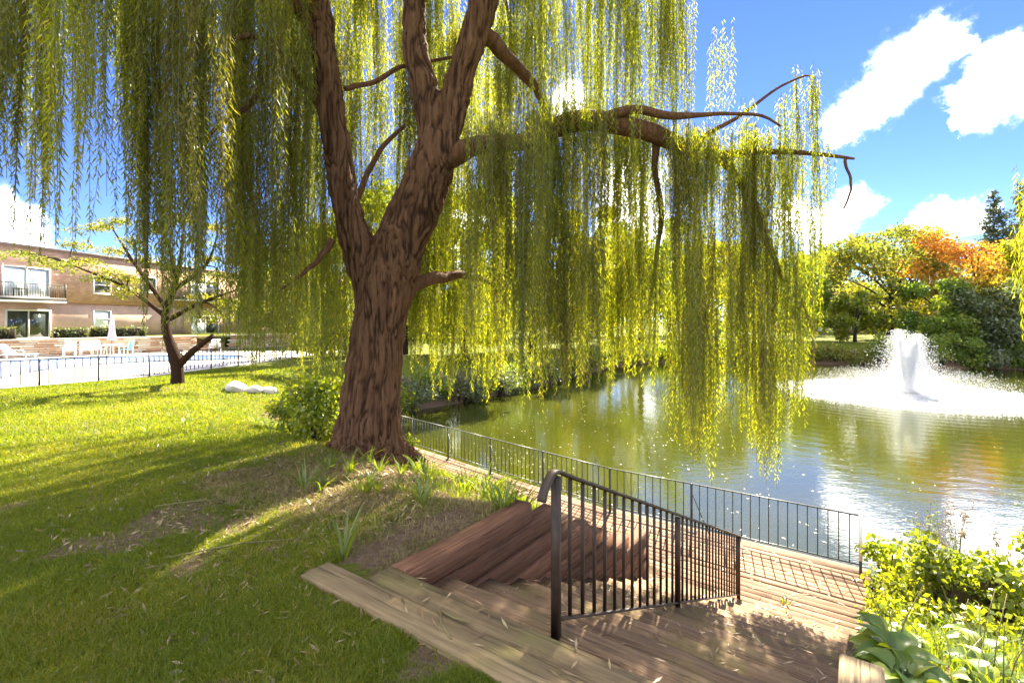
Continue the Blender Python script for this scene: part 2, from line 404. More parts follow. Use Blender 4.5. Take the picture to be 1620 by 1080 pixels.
def ground_mat():
    m, N, L, bs = newmat('lawn_soil'); tc = N.new('ShaderNodeTexCoord')
    at = N.new('ShaderNodeAttribute'); at.attribute_name = 'dirt'
    n1 = noise_node(N, L, tc.outputs['Object'], 1.3, 6, .6); n2 = noise_node(N, L, tc.outputs['Object'], 26, 5, .7)
    n3 = noise_node(N, L, tc.outputs['Object'], 90, 3, .7)
    g = ramp_node(N, L, n2.outputs[0], [(.3, (.06, .075, .01)), (.55, (.11, .125, .016)), (.75, (.17, .16, .045))])
    d = ramp_node(N, L, n2.outputs[0], [(.3, (.085, .055, .035)), (.55, (.17, .115, .075)), (.75, (.26, .19, .125))])
    f = N.new('ShaderNodeMath'); f.operation = 'ADD'; L.new(at.outputs['Fac'], f.inputs[0])
    s = N.new('ShaderNodeMapRange'); s.inputs['To Min'].default_value = -.45; s.inputs['To Max'].default_value = .45; L.new(n1.outputs[0], s.inputs['Value'])
    L.new(s.outputs[0], f.inputs[1]); cl = N.new('ShaderNodeMapRange'); cl.inputs['From Min'].default_value = .35; cl.inputs['From Max'].default_value = .65
    L.new(f.outputs[0], cl.inputs['Value'])
    L.new(mixc(N, L, cl.outputs[0], g.outputs[0], d.outputs[0]), bs.inputs['Base Color'])
    bs.inputs['Roughness'].default_value = .95; bs.inputs['Specular IOR Level'].default_value = .1
    b1 = bump(N, L, n2.outputs[0], .03); b2 = bump(N, L, n3.outputs[0], .012, 1, b1.outputs[0]); L.new(b2.outputs[0], bs.inputs['Normal'])
    return m
M['ground'] = ground_mat()

def water_mat():
    m, N, L, bs = newmat('pond_water'); tc = N.new('ShaderNodeTexCoord')
    bs.inputs['Roughness'].default_value = .03; bs.inputs['IOR'].default_value = 1.85; bs.inputs['Specular IOR Level'].default_value = .5
    n0 = noise_node(N, L, tc.outputs['Object'], .25, 3)
    c = ramp_node(N, L, n0.outputs[0], [(.3, (.028, .033, .004)), (.7, (.042, .045, .005))])
    L.new(c.outputs[0], bs.inputs['Base Color'])
    mp = mapping(N, L, tc.outputs['Object'], (1.1, 2.6, 1), (0, 0, R(-18)))
    n1 = noise_node(N, L, mp.outputs[0], 1.6, 3, .5); n2 = noise_node(N, L, mp.outputs[0], 6.5, 2, .5)
    g = N.new('ShaderNodeVectorMath'); g.operation = 'DISTANCE'; g.inputs[1].default_value = (FOUNTAIN[0], FOUNTAIN[1], 0)
    L.new(tc.outputs['Object'], g.inputs[0])
    w = N.new('ShaderNodeMath'); w.operation = 'MULTIPLY_ADD'; w.inputs[1].default_value = 8.0
    L.new(g.outputs['Value'], w.inputs[0]); L.new(n1.outputs[0], w.inputs[2])
    sn = N.new('ShaderNodeMath'); sn.operation = 'SINE'; L.new(w.outputs[0], sn.inputs[0])
    fall = N.new('ShaderNodeMapRange'); fall.inputs['From Min'].default_value = 6; fall.inputs['From Max'].default_value = 26
    fall.inputs['To Min'].default_value = .06; fall.inputs['To Max'].default_value = .0; L.new(g.outputs['Value'], fall.inputs['Value'])
    b0 = N.new('ShaderNodeBump'); b0.inputs['Distance'].default_value = .03; L.new(fall.outputs[0], b0.inputs['Strength']); L.new(sn.outputs[0], b0.inputs['Height'])
    b1 = bump(N, L, n1.outputs[0], .05, .09, b0.outputs[0]); b2 = bump(N, L, n2.outputs[0], .012, .2, b1.outputs[0])
    L.new(b2.outputs[0], bs.inputs['Normal'])
    return m

def droplet_mat():
    m, N, L, bs = newmat('spray_droplets'); N.remove(bs)
    d = N.new('ShaderNodeBsdfDiffuse'); d.inputs[0].default_value = (.92, .94, .96, 1)
    t = N.new('ShaderNodeBsdfTranslucent'); t.inputs[0].default_value = (.95, .96, .97, 1)
    x = N.new('ShaderNodeMixShader'); x.inputs[0].default_value = .55
    L.new(d.outputs[0], x.inputs[1]); L.new(t.outputs[0], x.inputs[2]); L.new(x.outputs[0], N['Material Output'].inputs[0])
    return m
M['spray'] = droplet_mat()

# ------------------------------------------------------------------ layout
O = np.array([-.64, 3.06]); RUN = np.array([.577, .817]); PERP = np.array([.817, -.577])   # the staircase's own axes
STAIR_RZ = math.atan2(RUN[1], RUN[0]); PERP_RZ = math.atan2(PERP[1], PERP[0])
def TS(t, s, z=0.0):
    p = O + RUN * t + PERP * s; return np.array([p[0], p[1], z])
def ts_of(x, y):
    dx, dy = x - O[0], y - O[1]; return dx * RUN[0] + dy * RUN[1], dx * PERP[0] + dy * PERP[1]
RISER, TREAD, NSTEP, STAIR_W = .177, .415, 13, 2.2
DECK_Z, WATER_Z = -2.3, -2.65
DECK_T0, DECK_T1, BEND_S, DECK_S1 = TREAD * (NSTEP - 1), 7.16, -1.79, 2.45
QDIR = np.array([-.709, .705]); QN = np.array([.705, .709])            # the walkway beyond the bend
BEND = (O + RUN * DECK_T1 + PERP * BEND_S)
WALK_W, WALK_L = 1.5, 9.4
FOUNTAIN = (22.6, 28.0)
LEFT_ENDS = [1.43, 1.85, 2.15, 2.5, 2.85, 3.2, 3.6, 4.3, 4.3, 4.3, 4.3, 4.3, 4.3]
def stair_z(t): return -RISER * np.clip(np.ceil(t / TREAD), 0, NSTEP)
POND = [tuple(O + RUN * DECK_T1 + PERP * 2.6), (6.3, 7.35), (7.6, 7.2), (10, 6.7), (13, 5), (18, 1), (30, -4), (70, -4), (75, 36), (45, 40.5), (36, 43),
        (28.7, 47), (20, 49), (14, 48), (9.4, 44), (6, 38.5), (3, 33), (.2, 28.5), (-2.3, 25), (-4.4, 22.7), (-5.8, 20.5), (-5.6, 18)]
w_end = BEND + QDIR * WALK_L
POND += [tuple(w_end), tuple(BEND)]
DECKPOLY = [tuple(BEND), tuple(O + RUN * DECK_T1 + PERP * 2.5), tuple(O + RUN * DECK_T0 + PERP * 2.45), tuple(O + RUN * DECK_T0),
            tuple(O + RUN * 5.5 + PERP * -.2), tuple(BEND - QN * WALK_W - QDIR * .15), tuple(w_end - QN * WALK_W), tuple(w_end)]
POOLLINE = np.array([(-26, 6), (-21, 11), (-17.2, 16.5), (-14.8, 19.8), (-14.4, 22.6), (-13.7, 25.5), (-13.4, 29.7), (-12.4, 36), (-11, 48)], float)
POOL_Z = -.72

def sdf(poly, x, y):
    """signed distance to a polygon, negative inside"""
    p = np.asarray(poly, float); q = np.roll(p, -1, 0); d = np.full(x.shape, 1e9); ins = np.zeros(x.shape, bool)
    for (ax, ay), (bx, by) in zip(p, q):
        ex, ey = bx - ax, by - ay; wx, wy = x - ax, y - ay
        t = np.clip((wx * ex + wy * ey) / (ex * ex + ey * ey), 0, 1)
        d = np.minimum(d, np.hypot(wx - ex * t, wy - ey * t))
        c = (ay > y) != (by > y)
        with np.errstate(divide='ignore', invalid='ignore'):
            ins ^= c & (x < (bx - ax) * (y - ay) / (by - ay) + ax)
    return np.where(ins, -d, d)

def ground(x, y):
    """height of the terrain"""
    x = np.asarray(x, float); y = np.asarray(y, float)
    r = np.hypot(x, y)
    z = -.7 * sstep(4, 19, r) + (fbm2(x * .35, y * .35, 3) - .5) * .12 * sstep(1.5, 5, r) + (fbm2(x * 1.4, y * 1.4, 9) - .5) * .05
    pond = sdf(POND, x, y); deck = sdf(DECKPOLY, x, y)
    e = np.minimum(pond, deck)
    prof = np.interp(e, [0, 1.3, 2.6, 4.2], [0, .38, .73, 1.0]); prof = prof
    z = np.where(e < 4.2, (DECK_Z - .02) * (1 - prof) + z * prof, z)
    z = np.where((pond > 0) & (deck > 1.0) & (pond < 1.2), np.minimum(z, WATER_Z - .15 + pond * .75 + .0 * z), z)
    z = np.where(deck < .02, np.minimum(z, DECK_Z - .2), z)
    z = np.where(pond < 0, np.maximum(WATER_Z - .9, WATER_Z - .12 + pond * .5), z)
    t, s = ts_of(x, y)
    # the bank beside the left timber wall follows its stepped top
    top = np.interp(t, [1.3, 1.7, 3.6, 4.25, 4.45, 5.3], [-.03, -.2, -1.2, -1.3, -2.0, DECK_Z - .02])
    blend = sstep(-1.2, -.2, s) * (t > -.2) * (t < 5.3) * (s < .1)
    z = z * (1 - blend) + top * blend
    topr = np.interp(t, [-.8, .1, 1.0, 4.6, 5.6], [0, -.08, -.5, -1.75, -2.2]); br = sstep(2.3, 2.42, s) * (1 - sstep(4.2, 6.5, s)) * sstep(-1.2, .3, t) * (t < 6.2)
    z = np.where(pond > .3, z * (1 - br) + np.minimum(z, topr) * br, z)
    flat = sstep(-1.4, -.5, s) * (t > -.9) * (t <= -.15) * (s < 3); z = np.where(flat > 0, z * (1 - flat) + (-.02) * flat, z)
    pit = (t > -.16) & (t < DECK_T0 + .15) & (s > -.14) & (s < 2.38)
    z = np.where(pit, np.minimum(z, np.interp(t, [-.2, 0, DECK_T0], [-.28, -.38, DECK_Z - .3])), z)
    # pool terrace
    fx = np.interp(y, POOLLINE[:, 1], POOLLINE[:, 0])
    side = (x - fx)
    pz = (POOL_Z - .06)
    z = np.where((side < 0) & (y > 4) & (y < 60), pz, np.where((side < 1.5) & (y > 4) & (y < 60), pz * (1 - side / 1.5) + z * (side / 1.5), z))
    return z

def g1(x, y): return float(ground(np.array([x]), np.array([y]))[0])
def on_ground(u, v):
    """where the ray through a pixel of the photograph meets the terrain"""
    d = np.concatenate([np.arange(1.2, 15, .03), np.arange(15, 90, .15)])
    p = P(u, v, 1.0); x = p[0] * d; z = CAM_Z + (p[2] - CAM_Z) * d
    h = ground(x, d); k = np.argmax(z < h)
    return np.array([x[k], d[k], h[k]])

# ------------------------------------------------------------------ terrain
def build_terrain():
    def axis(lo, hi, step, far):
        a = list(np.arange(lo, hi, step)); s = step; p = hi
        while p < far[1]: a.append(p); s *= 1.22; p += s
        s = step; p = lo - step
        while p > far[0]: a.insert(0, p); s *= 1.22; p -= s
        return np.array(a)
    xs = axis(-7.5, 8.5, .075, (-500, 500)); ys = axis(.3, 13.0, .075, (-200, 800))
    # finer far rows where the photograph looks
    xs = np.unique(np.concatenate([xs, np.arange(-24, 46, .7)])); ys = np.unique(np.concatenate([ys, np.arange(13, 60, .5)]))
    X, Y = np.meshgrid(xs, ys); x, y = X.ravel(), Y.ravel(); z = ground(x, y)
    nx = len(xs); i = np.arange(len(ys) - 1)[:, None] * nx + np.arange(nx - 1)[None]
    Q = np.stack([i, i + 1, i + 1 + nx, i + nx], -1).reshape(-1, 4)
    # bare earth: round the willow, on the bank, under shrubs
    dirt = np.exp(-(((x + 1.2) / 2.0) ** 2 + ((y - 5.6) / 1.5) ** 2)) * 1.1
    e = np.minimum(sdf(POND, x, y), sdf(DECKPOLY, x, y)); dirt = np.maximum(dirt, np.where(e < 2.2, .75, 0))
    t, s = ts_of(x, y); dirt = np.maximum(dirt, .8 * np.exp(-((s + .5) / .5) ** 2) * ((t > -.1) & (t < 5)))
    for (cx, cy_, r_, a) in ((-9.5, 13.2, 1.0, .8), (-4.6, 8.6, .5, .6), (-2.0, 3.9, .45, .6), (-3.3, 5.2, .6, .5), (-.9, 2.9, .3, .6), (-11.3, 16.2, 1.0, .8), (-6.6, 10.6, .9, .5)):
        dirt = np.maximum(dirt, a * np.exp(-(((x - cx) ** 2 + (y - cy_) ** 2) / r_ ** 2)))
    dirt = np.maximum(dirt, sstep(.5, .62, fbm2(x * 1.1, y * 1.1, 23)) * .75 * (np.hypot(x, y) < 14))
    me = mesh_data('lawn', np.stack([x, y, z], -1), Q, True, {'dirt': dirt})
    o = link('lawn', me, M['ground']); tag(o, kind='structure')
build_terrain()

# pond
M['water'] = water_mat()
o = Geo(); o.add([(-8, -5, WATER_Z), (76, -5, WATER_Z), (76, 51, WATER_Z), (-8, 51, WATER_Z)], [[0, 1, 2, 3]])
tag(o.obj('pond', M['water']), kind='structure')

# ------------------------------------------------------------------ timber
def timber_mesh(L, w, h, seed, nl=10, jit=.006, cut=.012):
    r = np.random.default_rng(seed); xs = np.linspace(0, L, nl + 1)
    prof = [(-w / 2 + cut, 0), (w / 2 - cut, 0), (w / 2, -cut), (w / 2, -h + cut), (w / 2 - cut, -h), (-w / 2 + cut, -h), (-w / 2, -h + cut), (-w / 2, -cut)]
    V = []
    bow = r.normal(0, jit, 2)
    for x in xs:
        k = math.sin(x / L * math.pi)
        for (a, b) in prof: V.append([x, a + bow[0] * k, b + bow[1] * k])
    V = np.array(V); V[:, 1:] += r.normal(0, jit * .45, (len(V), 2)); V[:8, 0] += r.normal(0, jit, 8); V[-8:, 0] += r.normal(0, jit, 8)
    Q = [[i * 8 + j, (i + 1) * 8 + j, (i + 1) * 8 + (j + 1) % 8, i * 8 + (j + 1) % 8] for i in range(nl) for j in range(8)]
    T = [[0, j, j + 1] for j in range(1, 7)] + [[nl * 8, nl * 8 + j + 1, nl * 8 + j] for j in range(1, 7)]
    return mesh_data('timber', V, [np.array(Q), np.array(T)])
def timber(name, p, rz, L, w, h, mat, parent, seed, roll=0.0, **k):
    return link(name, timber_mesh(L, w, h, seed, **k), mat, parent, loc=tuple(p), rot=(roll, 0, rz))

stairs = thing('timber_staircase', 'weathered timber staircase going down from the lawn to the pond deck', 'stairs')
sd = 100
tm = timber('lawn_edging_timber', TS(-.295, -.55, .015), PERP_RZ, 2.95, .2, .17, M['edge_wood'], stairs, 1)
timber('top_tread_timber', TS(-.095, -.17, .012), PERP_RZ, 2.4, .183, .19, M['edge_wood'], stairs, 2)
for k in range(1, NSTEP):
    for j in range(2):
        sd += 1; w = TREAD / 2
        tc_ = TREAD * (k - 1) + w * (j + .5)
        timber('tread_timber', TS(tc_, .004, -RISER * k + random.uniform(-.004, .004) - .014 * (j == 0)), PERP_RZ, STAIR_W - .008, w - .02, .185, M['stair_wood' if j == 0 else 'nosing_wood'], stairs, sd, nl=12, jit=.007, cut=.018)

wl = thing('timber_retaining_wall', 'stacked reddish timber wall stepping down left of the stairs', 'wall')
for k, e in enumerate(LEFT_ENDS):
    sd += 1
    timber('wall_timber', TS(0, -.09 + random.uniform(-.009, .009), .02 - .177 * k), STAIR_RZ, e + random.uniform(-.02, .02), .172, .163, M['wall_wood'], wl, sd, nl=10, jit=.005, cut=.016)
wr = thing('timber_retaining_wall', 'pale timber wall at the right side of the stairs, half hidden by hostas', 'wall')
RIGHT_ENDS = [.68, .85, 1.2, 1.55, 1.9, 2.3, 2.7, 3.1, 3.5, 3.9, 4.3, 4.6, 4.9]
for k, e in enumerate(RIGHT_ENDS):
    sd += 1
    timber('wall_timber', TS(-.6, 2.3, .01 - .177 * k), STAIR_RZ, e + .6, .172, .172, M['post_wood'] if k == 0 else M['stair_wood'], wr, sd, nl=8, jit=.004)

# ------------------------------------------------------------------ deck and walkway
deck = thing('pond_deck', 'pinkish brown plank deck and walkway along the pond edge', 'deck')
pw = .138; n = 0
t = DECK_T0 + .01
while t < DECK_T1 + .06:
    # boards run along the pond; joints staggered
    s0 = -.2 if t < 5.6 else BEND_S - (DECK_T1 - t) * .17
    joints = [s0, s0 + random.uniform(1.2, 2.4), DECK_S1] if t >= 5.6 else [max(s0, -.2), DECK_S1]
    if t < 5.6: joints = [-.15 if t < 5.15 else -1.0, random.uniform(.6, 1.6), DECK_S1]
    for a, b in zip(joints[:-1], joints[1:]):
        n += 1
        timber('plank', TS(t + pw / 2, a + .003, DECK_Z + random.uniform(-.003, .003)), PERP_RZ, b - a - .006, pw - .009, .04, M['deck_wood'], deck, 500 + n, nl=2, jit=.0022, cut=.005)
    t += pw
QRZ = math.atan2(QDIR[1], QDIR[0])
for k in range(int(WALK_W / pw) + 1):
    q = -.05
    edges = [q]
    while edges[-1] < WALK_L - 1: edges.append(edges[-1] + random.uniform(2.0, 3.4))
    edges[-1] = WALK_L
    for a, b in zip(edges[:-1], edges[1:]):
        n += 1; p = BEND + QDIR * (a + .003) - QN * (pw * (k + .5) - .07)
        timber('plank', (p[0], p[1], DECK_Z - .009 + random.uniform(-.003, .003)), QRZ, b - a - .006, pw - .009, .04, M['deck_wood'], deck, 500 + n, nl=2, jit=.0022, cut=.005)
# joists and rim under the boards
g = Geo()
c = TS((DECK_T0 + DECK_T1) / 2, (BEND_S + DECK_S1) / 2 + .2, DECK_Z - .13)
for k, tt in enumerate((5.7, 6.4, 7.13)): g.box(TS(tt, .35, DECK_Z - .12), (4.0, .04, .15), PERP_RZ)
g.obj('rim_joist', M['stair_wood'], deck)
g = Geo(); p = BEND + QDIR * (WALK_L / 2) - QN * .02; g.box((p[0], p[1], DECK_Z - .12), (WALK_L, .04, .15), QRZ); g.obj('rim_joist', M['stair_wood'], deck)

# ------------------------------------------------------------------ handrail in the middle of the stairs
hr = thing('stair_handrail', 'dark brown metal handrail with thin balusters down the middle of the stairs', 'handrail')
RS = .92; T_A, T_M, T_B = .23, 2.475, 5.31
def rail_top(t): return .74 - .431 * (t - T_A)
def rail_bot(t): return rail_top(t) - .80 + .0 * t
for t_, r_ in ((T_A, .021), (T_M, .018), (T_B, .02)):
    zb = float(stair_z(t_)) if t_ < DECK_T0 else DECK_Z
    g = Geo(); g.box(TS(t_, RS, (zb + rail_top(t_)) / 2 - .01), (.042, .042, rail_top(t_) - zb - .005), STAIR_RZ); g.obj('post', M['rail'], hr)
pts = [TS(T_A - .155, RS, rail_top(T_A) - .105), TS(T_A - .125, RS, rail_top(T_A) - .05), TS(T_A - .08, RS, rail_top(T_A) - .008), TS(T_A - .03, RS, rail_top(T_A) + .02), TS(T_A + .03, RS, rail_top(T_A + .03) + .022), TS(T_A + .12, RS, rail_top(T_A + .12) + .018)]
pts += [TS(x, RS, rail_top(x) + .016) for x in np.linspace(.5, T_B - .05, 10)] + [TS(T_B + .01, RS, rail_top(T_B) + .012), TS(T_B + .035, RS, rail_top(T_B) - .02), TS(T_B + .037, RS, rail_top(T_B) - .07)]
g = Geo(); g.sweep_rect(smooth_curve(pts, 60), .052, .022, np.array([PERP[0], PERP[1], 0])); g.obj('top_rail', M['rail'], hr)
g = Geo(); g.sweep_rect([TS(x, RS, rail_bot(x)) for x in (T_A + .02, T_M, T_B - .02)], .034, .014, np.array([PERP[0], PERP[1], 0])); g.obj('bottom_rail', M['rail'], hr)
g = Geo(); g.box((0, 0, .4), (.018, .018, .79)); bal = g.mesh('baluster'); bal.materials.append(M['rail'])
for a, b, k in ((T_A, T_M, 14), (T_M, T_B, 19)):
    for i in range(1, k):
        x = a + (b - a) * i / k
        link('baluster', bal, None, hr, loc=tuple(TS(x, RS, rail_bot(x) + .006)), rot=(0, 0, STAIR_RZ))

# ------------------------------------------------------------------ pond fence on the deck edge
pf = thing('pond_fence', 'thin black metal picket fence along the pond edge of the deck', 'fence')
FH, FB = .9, .14
S_END = 2.32
rp = [BEND + PERP * x - RUN * .07 for x in (0, 1.59, S_END - BEND_S)]
lp = [BEND + QDIR * x - QN * .07 for x in (0, 1.80, 3.56, 5.3, 7.07, 8.84)]
PD = np.array([PERP[0], PERP[1], 0]); QD = np.array([QDIR[0], QDIR[1], 0])
g0 = Geo(); g0.box((0, 0, 0), (.014, .014, FH - FB)); pk = g0.mesh('picket'); pk.materials.append(M['fence'])
def post_at(p, rz, h=FH, z0=DECK_Z, mat='fence', w=.036, brace=True, back=None):
    g = Geo(); g.box((p[0], p[1], z0 + h / 2 + .001), (w, w, h), rz); po = g.obj('post', M[mat], pf)
    g = Geo(); g.box((p[0], p[1], z0 + .006), (.11, .11, .012), rz); g.obj('base_plate', M[mat], po)
    if back is not None:
        g = Geo(); a = np.array([p[0], p[1], z0 + h * .82]); b = np.array([p[0] + back[0] * .32, p[1] + back[1] * .32, z0 + .01])
        g.tube([a, b], .008, 6); g.obj('brace', M['fence'], po)
for k, p in enumerate(lp): post_at(p, QRZ, back=QDIR * -1 if k in (2, 3, 1) else None)
post_at(rp[1], PERP_RZ, back=PERP)
# end post: long, pale above and dark below
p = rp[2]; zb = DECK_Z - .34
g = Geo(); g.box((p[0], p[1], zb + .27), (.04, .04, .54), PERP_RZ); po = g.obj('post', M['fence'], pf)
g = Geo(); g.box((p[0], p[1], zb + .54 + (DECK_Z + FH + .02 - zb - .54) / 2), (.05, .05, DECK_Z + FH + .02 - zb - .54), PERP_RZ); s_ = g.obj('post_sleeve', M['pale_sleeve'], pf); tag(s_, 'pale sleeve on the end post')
def fence_run(pts, d, rz, step):
    for a, b in zip(pts[:-1], pts[1:]):
        L = np.linalg.norm(b - a)
        for z, h in ((FH - .008, .016), (FB, .014)):
            g = Geo(); m = (a + b) / 2; g.box((m[0], m[1], DECK_Z + z), (L - .03, .03, h), rz); g.obj('rail', M['fence'], pf)
        k = int(round(L / step))
        for i in range(1, k):
            m = a + (b - a) * i / k; link('picket', pk, None, pf, loc=(m[0], m[1], DECK_Z + (FH + FB) / 2), rot=(0, 0, rz))
fence_run(lp, QD, QRZ, .14); fence_run(rp, PD, PERP_RZ, .14)

# ------------------------------------------------------------------ the willow
W0 = np.array([P(580, 700, 6.6)[0], 6.6]); WZ = g1(*W0)
willow = thing('weeping_willow', 'large weeping willow with forked ridged trunk and long hanging leafy strands', 'tree', (W0[0], W0[1], WZ))
w_off = np.array([W0[0], W0[1], WZ])
def cl(rows, n):
    """rows (u, v, d, width px) -> smooth points and radii"""
    a = np.array([np.concatenate([P(u, v, d), [w / 2 / F_PX * d]]) for (u, v, d, w) in rows]); s = smooth_curve(a, n)
    return s[:, :3], s[:, 3]
trunk_g = Geo()
for rows, n in (
    ([(580, 740, 6.6, 150), (580, 712, 6.6, 130), (582, 690, 6.6, 114), (586, 650, 6.6, 104), (589, 600, 6.6, 95), (596, 545, 6.6, 90), (603, 500, 6.6, 90), (612, 450, 6.6, 94), (628, 400, 6.6, 90), (650, 345, 6.6, 84), (672, 295, 6.6, 79), (689, 245, 6.6, 76), (696, 212, 6.6, 66)], 40),
    ([(592, 480, 6.6, 62), (580, 430, 6.6, 60), (562, 375, 6.55, 54), (547, 320, 6.5, 48), (536, 250, 6.5, 47), (523, 160, 6.5, 47), (512, 80, 6.5, 45), (502, 0, 6.5, 44), (492, -120, 6.5, 40), (470, -280, 6.4, 30), (430, -430, 6.2, 18)], 34),
    ([(688, 285, 6.6, 52), (687, 215, 6.6, 54), (677, 155, 6.6, 47), (662, 105, 6.62, 43), (656, 60, 6.65, 42), (655, 0, 6.7, 41), (650, -120, 6.9, 36), (630, -300, 7.3, 24), (600, -450, 7.8, 14)], 30),
    ([(690, 285, 6.6, 52), (704, 212, 6.6, 56), (721, 145, 6.58, 50), (740, 90, 6.55, 48), (757, 35, 6.5, 50), (768, -10, 6.5, 50), (790, -110, 6.4, 42), (830, -260, 6.2, 28), (900, -420, 6.0, 14)], 30)):
    p, r = cl(rows, n); trunk_g.tube(p - w_off, r * .9, 20)
for a, ln in ((3.4, .55), (4.5, .6), (5.5, .5), (.2, .55), (2.3, .4)):      # root flare
    b = np.array([math.cos(a), math.sin(a), 0]); base = P(580, 700, 6.6) - w_off; base[2] = 0
    trunk_g.tube([base + b * .22 + [0, 0, .55], base + b * .36 + [0, 0, .22], base + b * (.36 + ln * .35) + [0, 0, .03], base + b * (.4 + ln * .7) + [0, 0, -.1]], [.15, .12, .09, .04], 10)
tmp = bpy.data.objects.new('tmp', trunk_g.mesh('tmp')); col.objects.link(tmp)
md = tmp.modifiers.new('r', 'REMESH'); md.mode = 'VOXEL'; md.voxel_size = .017
ms = tmp.modifiers.new('s', 'SMOOTH'); ms.iterations = 14; ms.factor = .5
dg = bpy.context.evaluated_depsgraph_get(); dg.update()
ev = bpy.data.meshes.new_from_object(tmp.evaluated_get(dg))
bpy.data.objects.remove(tmp)
nv = len(ev.vertices); co = np.empty(nv * 3, np.float32); ev.vertices.foreach_get('co', co); co = co.reshape(-1, 3).astype(float)
no = np.empty(nv * 3, np.float32); ev.vertex_normals.foreach_get('vector', no); no = no.reshape(-1, 3).astype(float)
sh = co.copy(); sh[:, 0] += co[:, 2] * .0
wob = np.stack([noise3(co * 2.2, 31), noise3(co * 2.2, 32), np.zeros(nv)], -1) * .22
q = (sh + wob) * np.array([23, 23, 2.4])
r1 = np.abs(noise3(q, 5) - .5) * 2; r2 = np.abs(noise3(q * 2.0 + 7, 6) - .5) * 2
ridge = np.clip(r1 * 1.5, 0, 1) * .7 + np.clip(r2 * 1.4, 0, 1) * .3
amp = np.interp(co[:, 2], [0, 4, 6, 9], [.05, .044, .034, .012])
lump = (noise3(co * 3.1, 41) - .5) * .05
co += no * ((ridge - .5) * amp + lump)[:, None]
ev.vertices.foreach_set('co', co.astype(np.float32).ravel())
at = ev.attributes.new('ridge', 'FLOAT', 'POINT'); at.data.foreach_set('value', np.clip(ridge * 1.3, 0, 1).astype(np.float32))
ev.polygons.foreach_set('use_smooth', np.ones(len(ev.polygons), bool)); ev.update(); ev.name = 'trunk'
link('trunk', ev, M['bark'], willow)

BR = []          # branch polylines in world space
def branch(rows, n=24, name='branch', seg=8):
    p, r = cl(rows, n); BR.append((p, r))
    ph_ = np.random.default_rng(len(BR)).uniform(0, 6.28, (3, 3)); xx_ = np.linspace(0, 1, n); jit = sum(np.sin(xx_[:, None] * w_ + ph_[k_]) for k_, w_ in enumerate((7, 15, 26))) * r[:, None] * .16; jit[0] = 0
    g = Geo(); g.tube(p - w_off + jit, r, seg); me = g.mesh(name, True)
    a = me.attributes.new('ridge', 'FLOAT', 'POINT'); a.data.foreach_set('value', np.full(len(me.vertices), .8, np.float32))
    return link(name, me, M['bark'], willow)
branch([(690, 262, 6.6, 34), (718, 245, 6.6, 36), (745, 234, 6.6, 31), (790, 228, 6.6, 27), (830, 224, 6.65, 28), (870, 208, 6.7, 31), (915, 192, 6.8, 33), (965, 190, 6.9, 33), (1010, 199, 7.0, 30), (1055, 222, 7.1, 27), (1090, 240, 7.1, 22), (1140, 246, 7.2, 16), (1185, 241, 7.2, 11), (1260, 242, 7.2, 8), (1320, 247, 7.2, 6), (1351, 251, 7.2, 4)], 40, seg=12)
branch([(930, 190, 6.8, 18), (985, 176, 6.8, 16), (1030, 178, 6.8, 14), (1070, 185, 6.7, 12), (1110, 182, 6.7, 8), (1150, 180, 6.7, 6), (1200, 181, 6.6, 5), (1235, 200, 6.6, 3)])
branch([(1090, 240, 7.1, 16), (1130, 205, 7.2, 8), (1170, 185, 7.2, 6), (1205, 158, 7.2, 5), (1240, 134, 7.2, 4), (1275, 120, 7.2, 3), (1290, 124, 7.2, 2)])
branch([(1120, 245, 7.2, 15), (1160, 275, 7.3, 12), (1190, 320, 7.4, 11), (1212, 375, 7.4, 10), (1235, 430, 7.5, 8), (1265, 470, 7.5, 5), (1285, 520, 7.5, 3)])
branch([(1338, 251, 7.2, 5), (1338, 262, 7.2, 4.5), (1346, 285, 7.2, 4), (1345, 305, 7.2, 3.6), (1335, 330, 7.2, 3)], name='dead_twig', seg=6)
branch([(630, 470, 6.6, 26), (658, 450, 6.7, 26), (690, 438, 6.9, 20), (720, 436, 7.2, 15), (760, 442, 7.6, 8), (800, 460, 8.0, 4)])
branch([(545, 140, 6.5, 9), (590, 130, 6.7, 8), (640, 105, 6.9, 7), (720, 90, 7.2, 5)])
branch([(752, 40, 6.5, 20), (775, 58, 6.6, 26), (800, 85, 6.8, 22), (830, 118, 7.2, 18), (860, 170, 7.6, 11), (885, 260, 8.0, 6)])
branch([(1040, 215, 7.05, 14), (1035, 270, 7.2, 10), (1046, 330, 7.3, 9), (1040, 400, 7.4, 7), (1030, 470, 7.4, 4)])
branch([(525, 380, 6.5, 12), (500, 415, 6.3, 8), (470, 440, 6.1, 6), (440, 460, 5.9, 3)])
branch([(505, 170, 6.5, 14), (470, 120, 6.2, 11), (430, 70, 5.8, 9), (380, 60, 5.4, 8), (300, 90, 5.0, 6), (250, 150, 4.8, 4)])
branch([(492, 60, 6.4, 20), (440, -30, 6.0, 18), (340, -90, 5.4, 16), (200, -110, 4.8, 14), (60, -90, 4.4, 12), (-80, -40, 4.2, 7)])
branch([(492, -20, 6.4, 22), (420, -150, 5.6, 18), (330, -260, 4.7, 16), (200, -300, 3.9, 12)])
branch([(440, 60, 5.9, 9), (400, 160, 5.6, 8), (345, 200, 5.4, 6), (300, 260, 5.2, 4)])
branch([(560, 360, 6.5, 14), (570, 300, 6.9, 10), (600, 240, 7.4, 8), (640, 200, 8.0, 6)])
